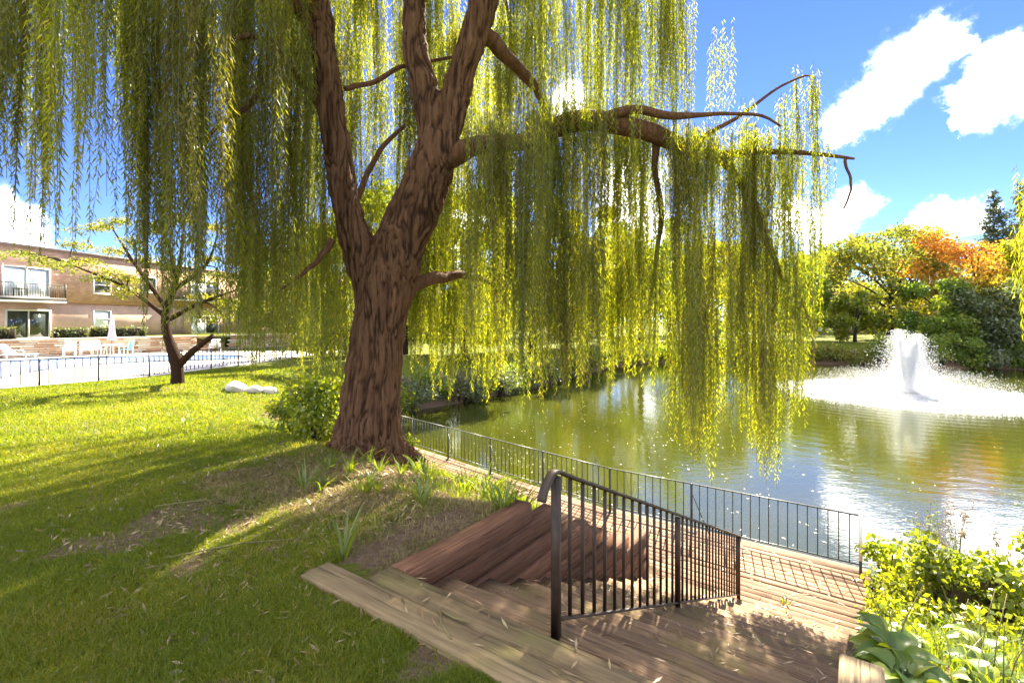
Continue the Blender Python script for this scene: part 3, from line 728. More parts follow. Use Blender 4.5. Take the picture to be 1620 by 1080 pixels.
for k in range(26):                                     # limbs of the upper crown
    r_ = np.random.default_rng(900 + k); a = r_.uniform(0, 2 * math.pi); rad = r_.uniform(2.5, 5.8)
    s = np.array([W0[0] + r_.normal(0, .4), W0[1] + r_.normal(0, .4), r_.uniform(6.3, 9.0)])
    e = np.array([W0[0] + math.cos(a) * rad, W0[1] + math.sin(a) * rad * .95, r_.uniform(8.3, 11.5)])
    m = (s + e) / 2 + [0, 0, r_.uniform(.8, 1.8)]
    p = smooth_curve([s, m, e, e + (e - m) * .35 - [0, 0, .7]], 12); r2_ = np.linspace(.10, .015, 12); BR.append((p, r2_))
    g = Geo(); g.tube(p - w_off, r2_, 6); me = g.mesh('branch', True); a_ = me.attributes.new('ridge', 'FLOAT', 'POINT'); a_.data.foreach_set('value', np.full(len(me.vertices), .8, np.float32))
    link('branch', me, M['bark'], willow)

def strand_arrays(L, ns, R0, seed, spacing=.027, leaf=.085, wid=.0125, ribbon=True):
    """a tuft of hanging strands: returns V, T, rnd, mat"""
    r = np.random.default_rng(seed); Vs, Ts, rn, mi = [], [], [], []; n0 = 0
    ropes = [(r.uniform(0, 6.283), R0 * math.sqrt(r.uniform(0, 1)), 1.0 if _ == 0 else r.uniform(.7, 1.0)) for _ in range(max(2, ns // 5))]
    for k in range(ns):
        l = L * r.uniform(.45, 1.0) if k > 2 else L * r.uniform(.9, 1.0)
        ra, rr_, rl = ropes[k % len(ropes)]; l *= rl
        rope = np.array([math.cos(ra) * rr_, math.sin(ra) * rr_]); a = r.uniform(0, 6.283); rad = R0 * .42 * math.sqrt(r.uniform(0, 1))
        base = np.array([math.cos(a) * rad, math.sin(a) * rad, r.uniform(-.3, .06) * min(1, L)])
        ph = r.uniform(0, 6.28, 2); amp = r.uniform(.01, .05)
        def path(x):      # x metres below the start
            x = np.asarray(x, float); f = 1 - .6 * np.clip(x / L, 0, 1)
            return np.stack([rope[0] + base[0] * f + amp * np.sin(x * 1.7 + ph[0]), rope[1] + base[1] * f + amp * np.sin(x * 1.5 + ph[1]), base[2] - x], -1)
        m = int(l / spacing); x = (np.arange(m) + r.uniform(0, 1)) * spacing * r.uniform(.9, 1.1); x = x[x < l]; m = len(x)
        keep = r.uniform(0, 1, m) < np.interp(x / l, [0, .12, 1], [.45, .9, 1]); x = x[keep]; m = len(x)
        if m == 0: continue
        p = path(x); th = np.arange(m) * 2.4 + r.uniform(0, 6); th += r.normal(0, .5, m)
        out = np.stack([np.cos(th), np.sin(th), np.zeros(m)], -1)
        dn = r.uniform(.55, 1.25, m); d = out * .62 + np.array([0, 0, -1.0]) * dn[:, None]; d /= np.linalg.norm(d, axis=1)[:, None]
        ll = leaf * r.uniform(.65, 1.15, m) * np.interp(x / l, [0, .85, 1], [1, .95, .6])
        side = np.cross(d, out + r.normal(0, .5, (m, 3))); side /= np.linalg.norm(side, axis=1)[:, None] + 1e-9
        curl = np.cross(side, d)
        mid = p + d * (ll * .42)[:, None]; tip = p + d * ll[:, None] + np.array([0, 0, -.12]) * ll[:, None] + curl * (ll * .10 * r.normal(0, 1, m))[:, None]
        w = (wid * r.uniform(.75, 1.2, m))[:, None]
        V = np.stack([p, mid - side * w / 2, mid + side * w / 2, tip], 1).reshape(-1, 3)
        b = n0 + np.arange(m)[:, None] * 4
        Ts.append(np.concatenate([b + [0, 1, 2], b + [1, 3, 2]])); mi += [0] * (2 * m)
        tone = r.uniform(0, .35)
        rv = np.clip(tone + r.uniform(0, .65, m) ** 1.3 + (r.uniform(0, 1, m) > .97) * .3, 0, 1)
        rn.append(np.repeat(rv, 4)); Vs.append(V); n0 += 4 * m
        if ribbon:
            xx = np.linspace(0, l, max(3, int(l / .35) + 2)); c = path(xx); a2 = r.uniform(0, 3.14); sd_ = np.array([math.cos(a2), math.sin(a2), 0]) * .0022
            sd2 = np.array([-math.sin(a2), math.cos(a2), 0]) * .0022
            V = np.stack([c - sd_, c + sd_, c + sd2], 1).reshape(-1, 3); q = len(xx)
            tt = []
            for i in range(q - 1):
                for j in range(3):
                    k2 = (j + 1) % 3; A, B, C_, D = i * 3 + j, i * 3 + k2, i * 3 + 3 + k2, i * 3 + 3 + j
                    tt += [[A, B, C_], [A, C_, D]]
            Ts.append(np.array(tt) + n0); mi += [1] * len(tt); rn.append(np.zeros(len(V))); Vs.append(V); n0 += len(V)
    return np.concatenate(Vs), np.concatenate(Ts), np.concatenate(rn), mi

TUFT = {}
def tuft(kind, L):
    """nearest tuft of that kind by length; kinds: thick, thin, near"""
    lens = {'thick': (1.3, 2.0, 2.8, 3.8), 'thin': (1.0, 1.8, 2.8), 'near': (1.2, 2.0, 3.0)}[kind]
    l = min(lens, key=lambda x: abs(math.log(x / L))); v = random.randrange(4)
    key = (kind, l, v)
    if key not in TUFT:
        ns, R0, sp = {'thick': (20, .26, .025), 'thin': (6, .16, .03), 'near': (15, .17, .024)}[kind]
        V, T, rn, mi = strand_arrays(l, ns, R0, 3000 + len(TUFT), sp, leaf={'near': .095}.get(kind, .09), wid={'near': .0125}.get(kind, .0135))
        me = mesh_data('hanging_strands', V, T, False, {'rnd': rn}, mi); me.materials.append(M['willow_leaf']); me.materials.append(M['willow_twig']); TUFT[key] = me
    return TUFT[key], l

HUNG = []
def hang(u, v0, v1, d, kind='thick', spread=1.0):
    top = P(u, v0, d); L = (v1 - v0) / F_PX * d
    me, l = tuft(kind, L)
    area = max(0, min(v1, 1080) - max(v0, 0)) * (60 if kind != 'thin' else 35) / d * (1 if -30 < u < 1650 else .1)
    HUNG.append((area, me, top, (random.uniform(-.03, .03), random.uniform(-.03, .03), random.uniform(0, 6.28)), (spread, spread, L / l)))
REST = []
def place_hung():
    HUNG.sort(key=lambda q: -q[0])
    for k, (a, me, top, rot, scl) in enumerate(HUNG):
        if k < 296: link('hanging_strands', me, None, willow, loc=tuple(top - w_off), rot=rot, scale=scl)
        else: REST.append((me, Matrix.LocRotScale(Vector(top - w_off), __import__('mathutils').Euler(rot), Vector(scl))))

rr = random.Random(5)
def column(u0, u1, tips, d0, d1, n, vtop=-60, kind='thick', jt=35, minlen=140, layers=1, spread=1.0):
    """curtain between two image columns; tips = list of (u, v) of its lower edge; cut in staggered tufts from the tip upwards"""
    tu = [a for a, _ in tips]; tv = [b for _, b in tips]
    nc = max(2, round(n * .5)); cen = [(u0 + (u1 - u0) * (i + rr.uniform(.15, .85)) / nc, rr.uniform(d0, d1)) for i in range(nc)]      # sprays gather into ropes with gaps between
    for k in range(n):
        u, d = cen[k % nc]; u += rr.gauss(0, 42 / d); d += rr.gauss(0, .12)
        v = float(np.interp(u, tu, tv)) + rr.uniform(-jt, jt * .4)
        while v > vtop + 40:
            L = rr.uniform(210, 340) * 6.6 / d; top = max(v - L, vtop - 30)
            if v - top < minlen * .6: break
            hang(u + rr.uniform(-6, 6), top, v, d, kind, spread); v -= L * rr.uniform(.62, .8)
# left, near the camera
column(-20, 155, [(-20, 290), (30, 345), (75, 430), (100, 425), (130, 340), (155, 300)], 3.7, 4.5, 9, -70, 'near', 30)
column(-60, 60, [(-60, 260), (60, 320)], 4.6, 5.4, 4, -70, 'thick', 30)
column(190, 345, [(190, 360), (205, 430), (235, 545), (265, 520), (300, 520), (325, 480), (345, 390)], 4.3, 5.0, 13, -70, 'near', 25)
column(60, 330, [(60, 170), (120, 190), (160, 150), (190, 160), (215, 300), (330, 400)], 5.2, 6.6, 8, -70, 'thick', 30)
# left of the trunk
column(345, 480, [(345, 490), (380, 570), (430, 610), (480, 560)], 5.4, 6.6, 15, -70, 'thick', 40)
column(470, 560, [(470, 580), (500, 610), (560, 600)], 7.3, 8.6, 9, -70, 'thick', 30)
column(440, 500, [(440, 440), (500, 380)], 5.6, 6.2, 2, 60, 'thin', 30)
# seen through the fork and behind the limbs
column(560, 720, [(560, 480), (640, 560), (720, 600)], 7.8, 9.4, 12, -70, 'thick', 40)
column(650, 800, [(650, 600), (700, 620), (760, 620), (800, 630)], 7.8, 9.6, 14, 60, 'thick', 40)
# right of the trunk, under the long branch
column(760, 850, [(760, 580), (800, 600), (850, 590)], 6.0, 7.2, 9, 215, 'thick', 30)
column(840, 990, [(840, 630), (870, 640), (940, 620), (990, 610)], 6.6, 8.6, 17, 190, 'thick', 35)
column(985, 1060, [(985, 590), (1030, 600), (1060, 620)], 6.7, 7.9, 7, 190, 'thick', 30)
column(1055, 1150, [(1055, 640), (1085, 700), (1105, 750), (1135, 745), (1150, 650)], 6.6, 7.6, 10, 230, 'thick', 25)
column(1150, 1240, [(1150, 620), (1180, 680), (1205, 770), (1220, 780), (1240, 640)], 6.8, 7.6, 10, 235, 'thick', 25)
column(1235, 1300, [(1235, 600), (1265, 660), (1290, 640), (1300, 420)], 7.0, 7.6, 6, 240, 'thin', 25)
column(1255, 1302, [(1255, 640), (1285, 650), (1302, 380)], 7.0, 7.5, 4, 130, 'thin', 25)
# above the branch: thin curtains against the sky
column(790, 1090, [(790, 230), (900, 215), (1000, 200), (1090, 190)], 7.0, 8.8, 20, -70, 'thin', 30)
column(850, 1110, [(850, 300), (960, 270), (1110, 290)], 6.1, 6.6, 8, -70, 'thin', 40)
column(800, 960, [(800, 260), (960, 220)], 8.0, 9.8, 12, -70, 'thick', 40)
column(960, 1060, [(960, 210), (1060, 210)], 7.4, 8.4, 4, -70, 'thick', 30)
column(1055, 1085, [(1055, 210), (1085, 210)], 7.2, 7.6, 3, -70, 'thick', 10)
column(1100, 1160, [(1100, 200), (1160, 240)], 7.0, 7.4, 3, 70, 'thin', 20, 100)
column(1160, 1240, [(1160, 260), (1240, 300)], 6.8, 7.3, 4, 180, 'thin', 20, 60)
# at the right edge of the picture
hang(1622, 320, 540, 5.0, 'near', .6); hang(1640, 250, 520, 5.2, 'near')
place_hung(); print('willow tufts', len(HUNG))

# the rest of the crown, most of it above the frame: one mass of strands
def upper_crown():
    r = np.random.default_rng(77); LN = (1.6, 2.2, 3.0, 3.6); base = [strand_arrays(l, 10, .5, 4000 + k, .08, .17, .032, False) for k, l in enumerate(LN)]
    Vs, Ts, Rn = [], [], []; n0 = 0; made = 0; tries = 0
    while made < 360 and tries < 20000:
        tries += 1; a = r.uniform(0, 2 * np.pi); rad = 7.6 * math.sqrt(r.uniform(0.02, 1)); x = W0[0] - 1.2 + math.cos(a) * rad; y = W0[1] + 1.6 + math.sin(a) * rad
        topz = 14.0 - 4.0 * (rad / 7.6) ** 2; z = r.uniform(6.8, topz); k = r.integers(0, 4); V, T, rn, mi = base[k]; L = LN[k]
        tip = z - L * 1.05; u = CX + F_PX * x / max(y, .1); v = HORIZON - (tip - CAM_Z) / max(y, .1) * F_PX
        # the hand-placed curtains in view stay as they are; the back of the crown may hang behind them
        if y > .3 and v > -15 and -120 < u < 1720:
            if not (y > 9.5 and 330 < u < 800 and v < 330): continue
        if tip < 3.4: continue
        if noise2(np.array([x * .45]), np.array([y * .45]), 55)[0] < .42: continue       # gaps that let the sun through
        made += 1; b = r.uniform(0, 6.28); c, s = math.cos(b), math.sin(b)
        Vs.append(np.stack([V[:, 0] * c - V[:, 1] * s + x, V[:, 0] * s + V[:, 1] * c + y, V[:, 2] + z], -1) - w_off); Ts.append(T + n0); Rn.append(rn); n0 += len(V)
    for me, mt in REST:
        n = len(me.vertices); co = np.empty(n * 3, np.float32); me.vertices.foreach_get('co', co); co = co.reshape(-1, 3); mt = np.array(mt)
        f = np.empty(len(me.polygons) * 3, np.int32); me.loops.foreach_get('vertex_index', f); rv = np.empty(n, np.float32); me.attributes['rnd'].data.foreach_get('value', rv)
        Vs.append(co @ mt[:3, :3].T + mt[:3, 3]); Ts.append(f.reshape(-1, 3) + n0); Rn.append(rv); n0 += n
    print('upper', made, 'rest', len(REST), 'tris', sum(len(t) for t in Ts))
    me = mesh_data('crown', np.concatenate(Vs), np.concatenate(Ts), False, {'rnd': np.concatenate(Rn)})
    o = link('crown', me, M['willow_leaf'], willow); tag(o, kind='stuff')
upper_crown()

# ------------------------------------------------------------------ broad-leaved plants
def leaf_cloud(centers, radii, n, size, seed, flat=1.0, up=.0, aspect=.6):
    """n leaf quads (as 2 triangles) scattered in ellipsoidal clumps; returns V, T, rnd"""
    r = np.random.default_rng(seed); centers = np.asarray(centers, float); radii = np.asarray(radii, float)
    if radii.ndim == 1: radii = np.repeat(radii[:, None], 3, 1) * np.array([1, 1, flat])
    w = radii[:, 0] ** 2; k = r.choice(len(centers), n, p=w / w.sum())
    d = r.normal(0, 1, (n, 3)); d /= np.linalg.norm(d, axis=1)[:, None]; rad = r.uniform(0, 1, n) ** .45
    p = centers[k] + d * rad[:, None] * radii[k]
    a = r.normal(0, 1, (n, 3)) + np.array([0, 0, -.35]); a /= np.linalg.norm(a, axis=1)[:, None]
    nrm = r.normal(0, 1, (n, 3)) + d * .6 + np.array([0, 0, up]); s = np.cross(a, nrm); s /= np.linalg.norm(s, axis=1)[:, None] + 1e-9
    l = size * r.uniform(.6, 1.3, n)[:, None]
    V = np.stack([p, p + a * l * .5 - s * l * aspect * .5, p + a * l * .5 + s * l * aspect * .5, p + a * l], 1).reshape(-1, 3)
    b = np.arange(n)[:, None] * 4; T = np.concatenate([b + [0, 1, 2], b + [1, 3, 2]])
    tone = r.uniform(0, .45, len(centers)); rn = np.clip(tone[k] + r.uniform(0, .6, n), 0, 1)
    return V, T, np.repeat(rn, 4)

def tree(name, label, base, height, crown_w, mat, seed, n=6000, size=.22, trunk_r=.2, bark='bark_grey', crown_lo=.25, clumps=26, cat='tree', group=None, top_tone=None):
    """base (x,y,z); trunk, limbs, crown of leaf clumps"""
    r = np.random.default_rng(seed); base = np.asarray(base, float)
    root = thing(name, label, cat, tuple(base), group=group)
    cen, rad = [], []
    for k in range(clumps):
        h = r.uniform(crown_lo, .95); w = math.sqrt(max(.05, 1 - ((h - .55) / .55) ** 2)) * crown_w; a = r.uniform(0, 6.283); q = r.uniform(.25, .95) ** .7 * w
        cen.append([math.cos(a) * q, math.sin(a) * q, h * height]); rad.append(r.uniform(.2, .36) * crown_w * (1 if h < .8 else .8))
    cen = np.array(cen); rad = np.array(rad)
    g = Geo(); lean = r.normal(0, .03, 2) * height
    tp = smooth_curve([[0, 0, -.2], [lean[0] * .3, lean[1] * .3, height * .25], [lean[0], lean[1], height * .75]], 10); g.tube(tp, np.linspace(trunk_r * 1.15, trunk_r * .3, 10), 8)
    tr = g.mesh('trunk', True); link('trunk', tr, M[bark], root)
    g = Geo()
    for k in range(0, clumps, 2):
        hh = np.clip(cen[k][2] * .55, height * .15, height * .7); i = hh / (height * .75); s = np.array([np.interp(i, [0, 1], [0, lean[0]]), np.interp(i, [0, 1], [0, lean[1]]), hh])
        m = (s + cen[k]) / 2 + [0, 0, .04 * height]; g.tube(smooth_curve([s, m, cen[k]], 6), np.linspace(trunk_r * .38, trunk_r * .08, 6), 5)
    link('limbs', g.mesh('limbs', True), M[bark], root)
    V, T, rn = leaf_cloud(cen, rad, int(n * 1.5), size * 1.15, seed + 1, .7, .3)
    if top_tone is not None: rn = np.clip(rn * .55 + top_tone * sstep(.3, .9, V[:, 2] / height) * .7, 0, 1)
    me = mesh_data('crown', V, T, False, {'rnd': rn}); link('crown', me, M[mat], root)
    return root

def tree_px(name, label, u, v_top, hw, d, mat, seed, zb=-.7, **k):
    x = (u - CX) / F_PX * d; h = CAM_Z - (v_top - HORIZON) / F_PX * d - zb
    return tree(name, label, (x, d, zb), h, hw / F_PX * d, mat, seed, **k)
BG = 'trees round the pond'
ORD = 'first second third fourth fifth sixth seventh eighth ninth tenth eleventh twelfth thirteenth fourteenth fifteenth sixteenth seventeenth eighteenth nineteenth twentieth'.split() + [a + b for a in ('twenty', 'thirty', 'forty', 'fifty') for b in ' first, second, third, fourth, fifth, sixth, seventh, eighth, ninth'.split(',')]
tree_px('maple_tree', 'yellow green spreading tree on the far bank behind the fountain', 1408, 362, 100, 53, 'yellowgreen', 21, n=9000, size=.34, trunk_r=.35, clumps=46, group=BG, crown_lo=.13)
tree_px('maple_tree', 'orange and gold autumn tree on the far bank right of the fountain', 1548, 362, 96, 49, 'orangeleaf', 22, n=9000, size=.34, trunk_r=.3, clumps=40, group=BG, top_tone=1.0, crown_lo=.1)
tree_px('green_tree', 'low dark green tree on the far bank between the yellow and orange trees', 1492, 445, 62, 46, 'greenleaf', 41, n=6000, size=.28, trunk_r=.2, group=BG, crown_lo=.04, clumps=34)
tree_px('green_tree', 'low grey green tree on the far bank right of the fountain, before the orange tree', 1590, 440, 66, 43, 'greygreen', 42, n=6000, size=.28, trunk_r=.2, group=BG, crown_lo=.04, clumps=34)
tree_px('green_tree', 'low green tree on the far bank left of the fountain, before the brick house', 1352, 462, 42, 50, 'shrub', 43, n=4500, size=.28, trunk_r=.18, group=BG, crown_lo=.04, clumps=28)
tree_px('green_tree', 'olive green tree rising behind the yellow and orange trees', 1445, 352, 60, 78, 'greenleaf', 23, n=4500, size=.45, trunk_r=.35, group=BG)
tree_px('green_tree', 'grey green distant tree left of the yellow tree, over the far brick house', 1325, 372, 50, 86, 'greygreen', 24, n=4500, size=.45, trunk_r=.35, group=BG)
tree_px('green_tree', 'green tree at the right edge beside the orange tree', 1640, 350, 62, 44, 'shrub', 25, n=6000, size=.32, trunk_r=.3, group=BG)
tree_px('green_tree', 'green tree behind the right willow strands, above the far shore', 1235, 400, 70, 56, 'greenleaf', 26, n=6000, size=.36, trunk_r=.3, group=BG)
tree_px('green_tree', 'light green tree behind the middle of the right willow curtain', 1120, 380, 85, 54, 'shrub', 27, n=6000, size=.36, trunk_r=.3, group=BG)
tree_px('green_tree', 'green tree behind the long willow branch at the end of the inlet', 1015, 345, 75, 50, 'greenleaf', 28, n=6000, size=.34, trunk_r=.3, group=BG)
tree_px('green_tree', 'yellow green tree on the left bank beyond the water', 925, 330, 80, 42, 'yellowgreen', 29, n=8500, size=.3, trunk_r=.28, group=BG, crown_lo=.1, clumps=34)
tree_px('green_tree', 'tall green tree on the left bank right of the willow trunk', 840, 300, 85, 35, 'shrub', 30, n=9000, size=.26, trunk_r=.25, group=BG, crown_lo=.1, clumps=36)
tree_px('green_tree', 'bushy green tree on the left bank just right of the willow trunk', 735, 290, 95, 30, 'greenleaf', 31, n=9500, size=.23, trunk_r=.22, group=BG, crown_lo=.1, clumps=36)
tree_px('green_tree', 'green tree seen through the fork of the willow', 640, 280, 95, 32, 'shrub', 32, n=9500, size=.24, trunk_r=.22, group=BG, crown_lo=.1, clumps=36)
tree_px('green_tree', 'yellow green tree behind the bush left of the willow trunk', 525, 330, 80, 30, 'yellowgreen', 33, n=8500, size=.23, trunk_r=.2, group=BG, crown_lo=.06, clumps=34)
tree_px('green_tree', 'small yellow green tree beyond the pool fence left of the willow', 450, 420, 60, 42, 'yellowgreen', 34, n=5000, size=.26, trunk_r=.2, group=BG)

# tree line closing the view beyond the banks
line = [(395, 415, 80, 62), (470, 395, 70, 58), (560, 350, 90, 56), (690, 350, 90, 58), (780, 340, 90, 60), (880, 345, 80, 62), (965, 365, 80, 64), (1065, 385, 80, 70), (1165, 395, 80, 72), (1270, 398, 60, 74), (1375, 400, 60, 96), (1500, 385, 70, 98), (1600, 380, 70, 96)]
for k, (u, v, hw, d) in enumerate(line):
    tree_px('backdrop_tree', ORD[k] + ' tree from the left in the far tree line behind the willow and pond', u, v, hw, d, ('greenleaf', 'shrub', 'yellowgreen', 'greygreen')[k % 4], 300 + k, n=4200, size=.42, trunk_r=.3, group='far tree line', crown_lo=.08, clumps=30)

def conifer(label, u, v_top, d, seed, zb=-.7):
    r = np.random.default_rng(seed); x = (u - CX) / F_PX * d; H = CAM_Z - (v_top - HORIZON) / F_PX * d - zb
    root = thing('conifer_tree', label, 'tree', (x, d, zb), group='tall conifers behind the far trees')
    g = Geo(); g.tube([[0, 0, -.2], [.1, 0, H * .5], [0, 0, H]], [.35, .2, .03], 7); link('trunk', g.mesh('trunk', True), M['bark_grey'], root)
    cen, rad = [], []; g = Geo()
    z = H * .35
    while z < H * .985:
        w = (1 - z / H) * H * .30 + .25
        for k in range(5):
            a = r.uniform(0, 6.28); l = w * r.uniform(.5, 1.05); e = np.array([math.cos(a) * l, math.sin(a) * l, z - .12 * l + .25 * l * (z / H)])
            g.tube([[0, 0, z], e], [.05, .015], 4)
            for q in (.45, .7, 1.0): cen.append(np.array([0, 0, z]) * (1 - q) + e * q); rad.append([.3 * l + .2, .3 * l + .2, .14 * l + .12])
        z += H * .03
    link('limbs', g.mesh('limbs'), M['bark_grey'], root)
    V, T, rn = leaf_cloud(cen, rad, 9000, .6, seed, up=.4, aspect=.4); link('crown', mesh_data('crown', V, T, False, {'rnd': rn}), M['needle'], root)
conifer('slender dark conifer above the orange tree, the left of two', 1572, 300, 92, 51)
conifer('tall dark conifer at the right edge above the orange tree', 1614, 286, 94, 52)

def shrub(name, label, p, w, h, mat, seed, n=1800, size=.1, group=None, clumps=14, cat='shrub', aspect=.55):
    r = np.random.default_rng(seed); root = thing(name, label, cat, tuple(p), group=group)
    cen = np.stack([r.uniform(-w, w, clumps) * .62, r.uniform(-w, w, clumps) * .5, r.uniform(.15, .8, clumps) * h], -1)
    cen[:, 2] *= 1 - .35 * (np.hypot(cen[:, 0], cen[:, 1]) / w) ** 2
    rad = r.uniform(.28, .5, clumps) * min(w, h)
    g = Geo()
    for c in cen[:8]: g.tube(smooth_curve([[c[0] * .15, c[1] * .15, -.1], [c[0] * .5, c[1] * .5, c[2] * .55], c], 5), np.linspace(.014, .004, 5) * max(1, h), 5)
    link('stems', g.mesh('stems'), M['bark_grey'], root)
    V, T, rn = leaf_cloud(cen, rad, n, size, seed + 3, .8, .3, aspect); V[:, 2] = np.maximum(V[:, 2], .0)
    link('foliage', mesh_data('foliage', V, T, False, {'rnd': rn}), M[mat], root)
    return root

# bush at the left of the willow trunk, sprig at its right
def bush_at(u, d, *a, **k):
    x = (u - CX) / F_PX * d; k.setdefault('clumps', 24); return shrub('leafy_bush', a[0], (x, d, g1(x, d) - .03), *a[1:], **k)
bush_at(497, 7.5, 'sunlit yellow green bush growing against the left of the willow trunk', .52, 1.35, 'lime', 61, 4200, .075, clumps=30)
bush_at(468, 8.6, 'yellow green bush behind the larger one left of the willow trunk', .5, 1.0, 'shrub', 64, 2600, .075)
bush_at(540, 8.0, 'leafy bush half hidden behind the willow trunk', .5, 1.5, 'shrub', 62, 3000, .075)
p = P(650, 680, 7.4); shrub('leafy_bush', 'tiny lime sprig at the right foot of the willow trunk', (p[0], p[1], g1(p[0], p[1])), .2, .6, 'lime', 63, 320, .055, clumps=9)
# bank shrubs
r_ = random.Random(3)
sh_ = np.array(POND[9:-2], float)[::-1]; sl = np.concatenate([[0], np.cumsum(np.linalg.norm(np.diff(sh_, axis=0), axis=1))]); q = .5; k = 0
while q < sl[-1]:
    x = np.interp(q, sl, sh_[:, 0]); y = np.interp(q, sl, sh_[:, 1]); x2 = np.interp(q + .3, sl, sh_[:, 0]); y2 = np.interp(q + .3, sl, sh_[:, 1]); nx_, ny_ = -(y2 - y), (x2 - x); nn_ = math.hypot(nx_, ny_) + 1e-9
    o_ = r_.uniform(.15, .7); x += nx_ / nn_ * o_; y += ny_ / nn_ * o_; u = CX + F_PX * x / y; k += 1; z = max(g1(x, y), WATER_Z) - .1
    if u < 1030: shrub('bank_shrub', 'x', (x, y, z), r_.uniform(1.1, 1.6), r_.uniform(1.3, 2.3), ('greygreen', 'greenleaf', 'greygreen', 'shrub')[k % 4], 200 + k, 2200, .15, 'shrubs along the left bank'); q += 1.5
    elif u < 1270: shrub('bank_shrub', 'x', (x, y, z), r_.uniform(1.5, 1.9), r_.uniform(1.8, 2.4), 'greenleaf', 200 + k, 1700, .24, 'shrubs on the far shore behind the willow'); q += 2.2
    elif u < 1375: shrub('bank_shrub', 'x', (x, y, z), 1.6, r_.uniform(1.5, 1.8), 'yellowgreen', 200 + k, 1900, .2, 'pale shrubs left of the fountain'); q += 1.9
    else: shrub('bank_shrub', 'x', (x, y, z), r_.uniform(1.6, 2.1), r_.uniform(2.8, 3.6), 'greenleaf' if k % 3 else 'greygreen', 200 + k, 2600, .24, 'dark shrubs behind the fountain'); q += 2.0

# ------------------------------------------------------------------ small locust tree by the pool
lb = on_ground(278, 608); lz = lb[2]; ld = lb[1]
loc = thing('locust_tree', 'small crooked tree with sparse yellow leaves by the pool fence', 'tree', tuple(lb))
def lrow(rows, n): 
    a = np.array([np.concatenate([P(u, v, ld + dd) - lb, [w / 2 / F_PX * ld]]) for (u, v, dd, w) in rows]); s = smooth_curve(a, n); return s[:, :3], s[:, 3]
g = Geo(); p, r2 = lrow([(280, 616, 0, 22), (281, 590, 0, 18), (277, 565, 0, 19), (268, 540, 0, 14), (262, 515, 0, 13), (264, 490, .1, 12), (275, 455, .2, 10), (285, 415, .4, 7), (290, 370, .5, 4)], 20); g.tube(p, r2, 10); link('trunk', g.mesh('trunk', True), M['bark'], loc)
g = Geo(); p, r2 = lrow([(283, 578, 0, 12), (300, 560, 0, 11), (318, 545, -.1, 9), (337, 531, -.2, 7)], 8); g.tube(p, r2, 8); link('cut_limb', g.mesh('cut_limb', True), M['bark'], loc)
LC, LR, DONE = [], [], []
r3 = np.random.default_rng(88)
for (u, v, dd) in ((20, 400, 1.0), (60, 410, .6), (100, 420, 0), (140, 415, -.3), (170, 430, .4), (120, 385, .8), (200, 440, .2), (180, 395, 1), (150, 360, .3), (185, 350, -.5), (210, 380, 0), (230, 410, .7), (150, 440, 0), (195, 460, -.4),
                   (320, 470, .3), (350, 440, 0), (330, 410, .6), (370, 480, .2), (390, 450, -.4), (355, 500, .5), (300, 440, .3), (410, 490, .3), (310, 380, .2), (340, 360, .5), (280, 345, .4), (245, 360, .2), (385, 410, .3), (320, 500, -.2)):
    mains = [((268, 505), (200, 455), (110, 418)), ((266, 490), (215, 420), (180, 365)), ((272, 460), (325, 420), (345, 370)), ((268, 505), (320, 478), (395, 452)), ((278, 440), (268, 390), (250, 350))]
    mi_ = min(mains, key=lambda q: min(math.hypot(u - q[1][0], v - q[1][1]), math.hypot(u - q[2][0], v - q[2][1])))
    if mi_ not in DONE:
        DONE.append(mi_); g = Geo(); p, r2 = lrow([(*mi_[0], 0, 8), (*mi_[1], 0, 5), (*mi_[2], .1, 2)], 12); g.tube(p, r2, 6); link('limb', g.mesh('limb', True), M['bark'], loc)
    st_ = min(mi_[1:], key=lambda q: math.hypot(u - q[0], v - q[1]) + (0 if q != mi_[2] else 15))
    g = Geo(); p, r2 = lrow([(*st_, 0, 2.6), ((u + st_[0]) / 2 + r3.normal(0, 4), (v + st_[1]) / 2 - 6, dd * .5, 2), (u, v, dd, 1)], 7); g.tube(p, r2, 5); link('twig', g.mesh('twig', True), M['bark_grey'], loc)
    c = P(u, v, ld + dd) - lb; LC.append(c); LR.append([.62, .5, .16]); LC.append(c + [r3.normal(0, .4), r3.normal(0, .4), -.15]); LR.append([.4, .4, .14])
    LC.append((c * .6 + p[3] * .4)); LR.append([.45, .4, .13])
V, T, rn = leaf_cloud(LC, LR, 10500, .09, 89, up=.6); link('crown', mesh_data('crown', V, T, False, {'rnd': rn}), M['yellowgreen'], loc)

# boulders
def boulder(label, u, v, w, h, seed):
    b = on_ground(u, v); r = np.random.default_rng(seed)
    bm = bmesh.new(); bmesh.ops.create_icosphere(bm, subdivisions=3, radius=1); V = np.array([x.co for x in bm.verts]); F = np.array([[q.index for q in f.verts] for f in bm.faces]); bm.free()
    V = V * (1 + (noise3(V * 1.3 + seed, seed)[:, None] - .5) * .5 + (noise3(V * 4 + seed, seed + 9)[:, None] - .5) * .12); V *= [w * 1.15, w * .75, h * .8]; V[:, 2] += h * .18
    tag(link('boulder', mesh_data('boulder', V, F, True), M['boulder'], None, loc=tuple(b), rot=(0, 0, r.uniform(0, 3))), label, 'boulder', 'pale boulders on the lawn')
boulder('pale boulder lying on the lawn, the left of three by the small tree', 372, 618, .36, .26, 1)
boulder('pale boulder on the lawn in the middle of three', 402, 620, .27, .2, 2)
boulder('pale boulder on the lawn nearest the yellow green bush', 422, 622, .27, .22, 3)

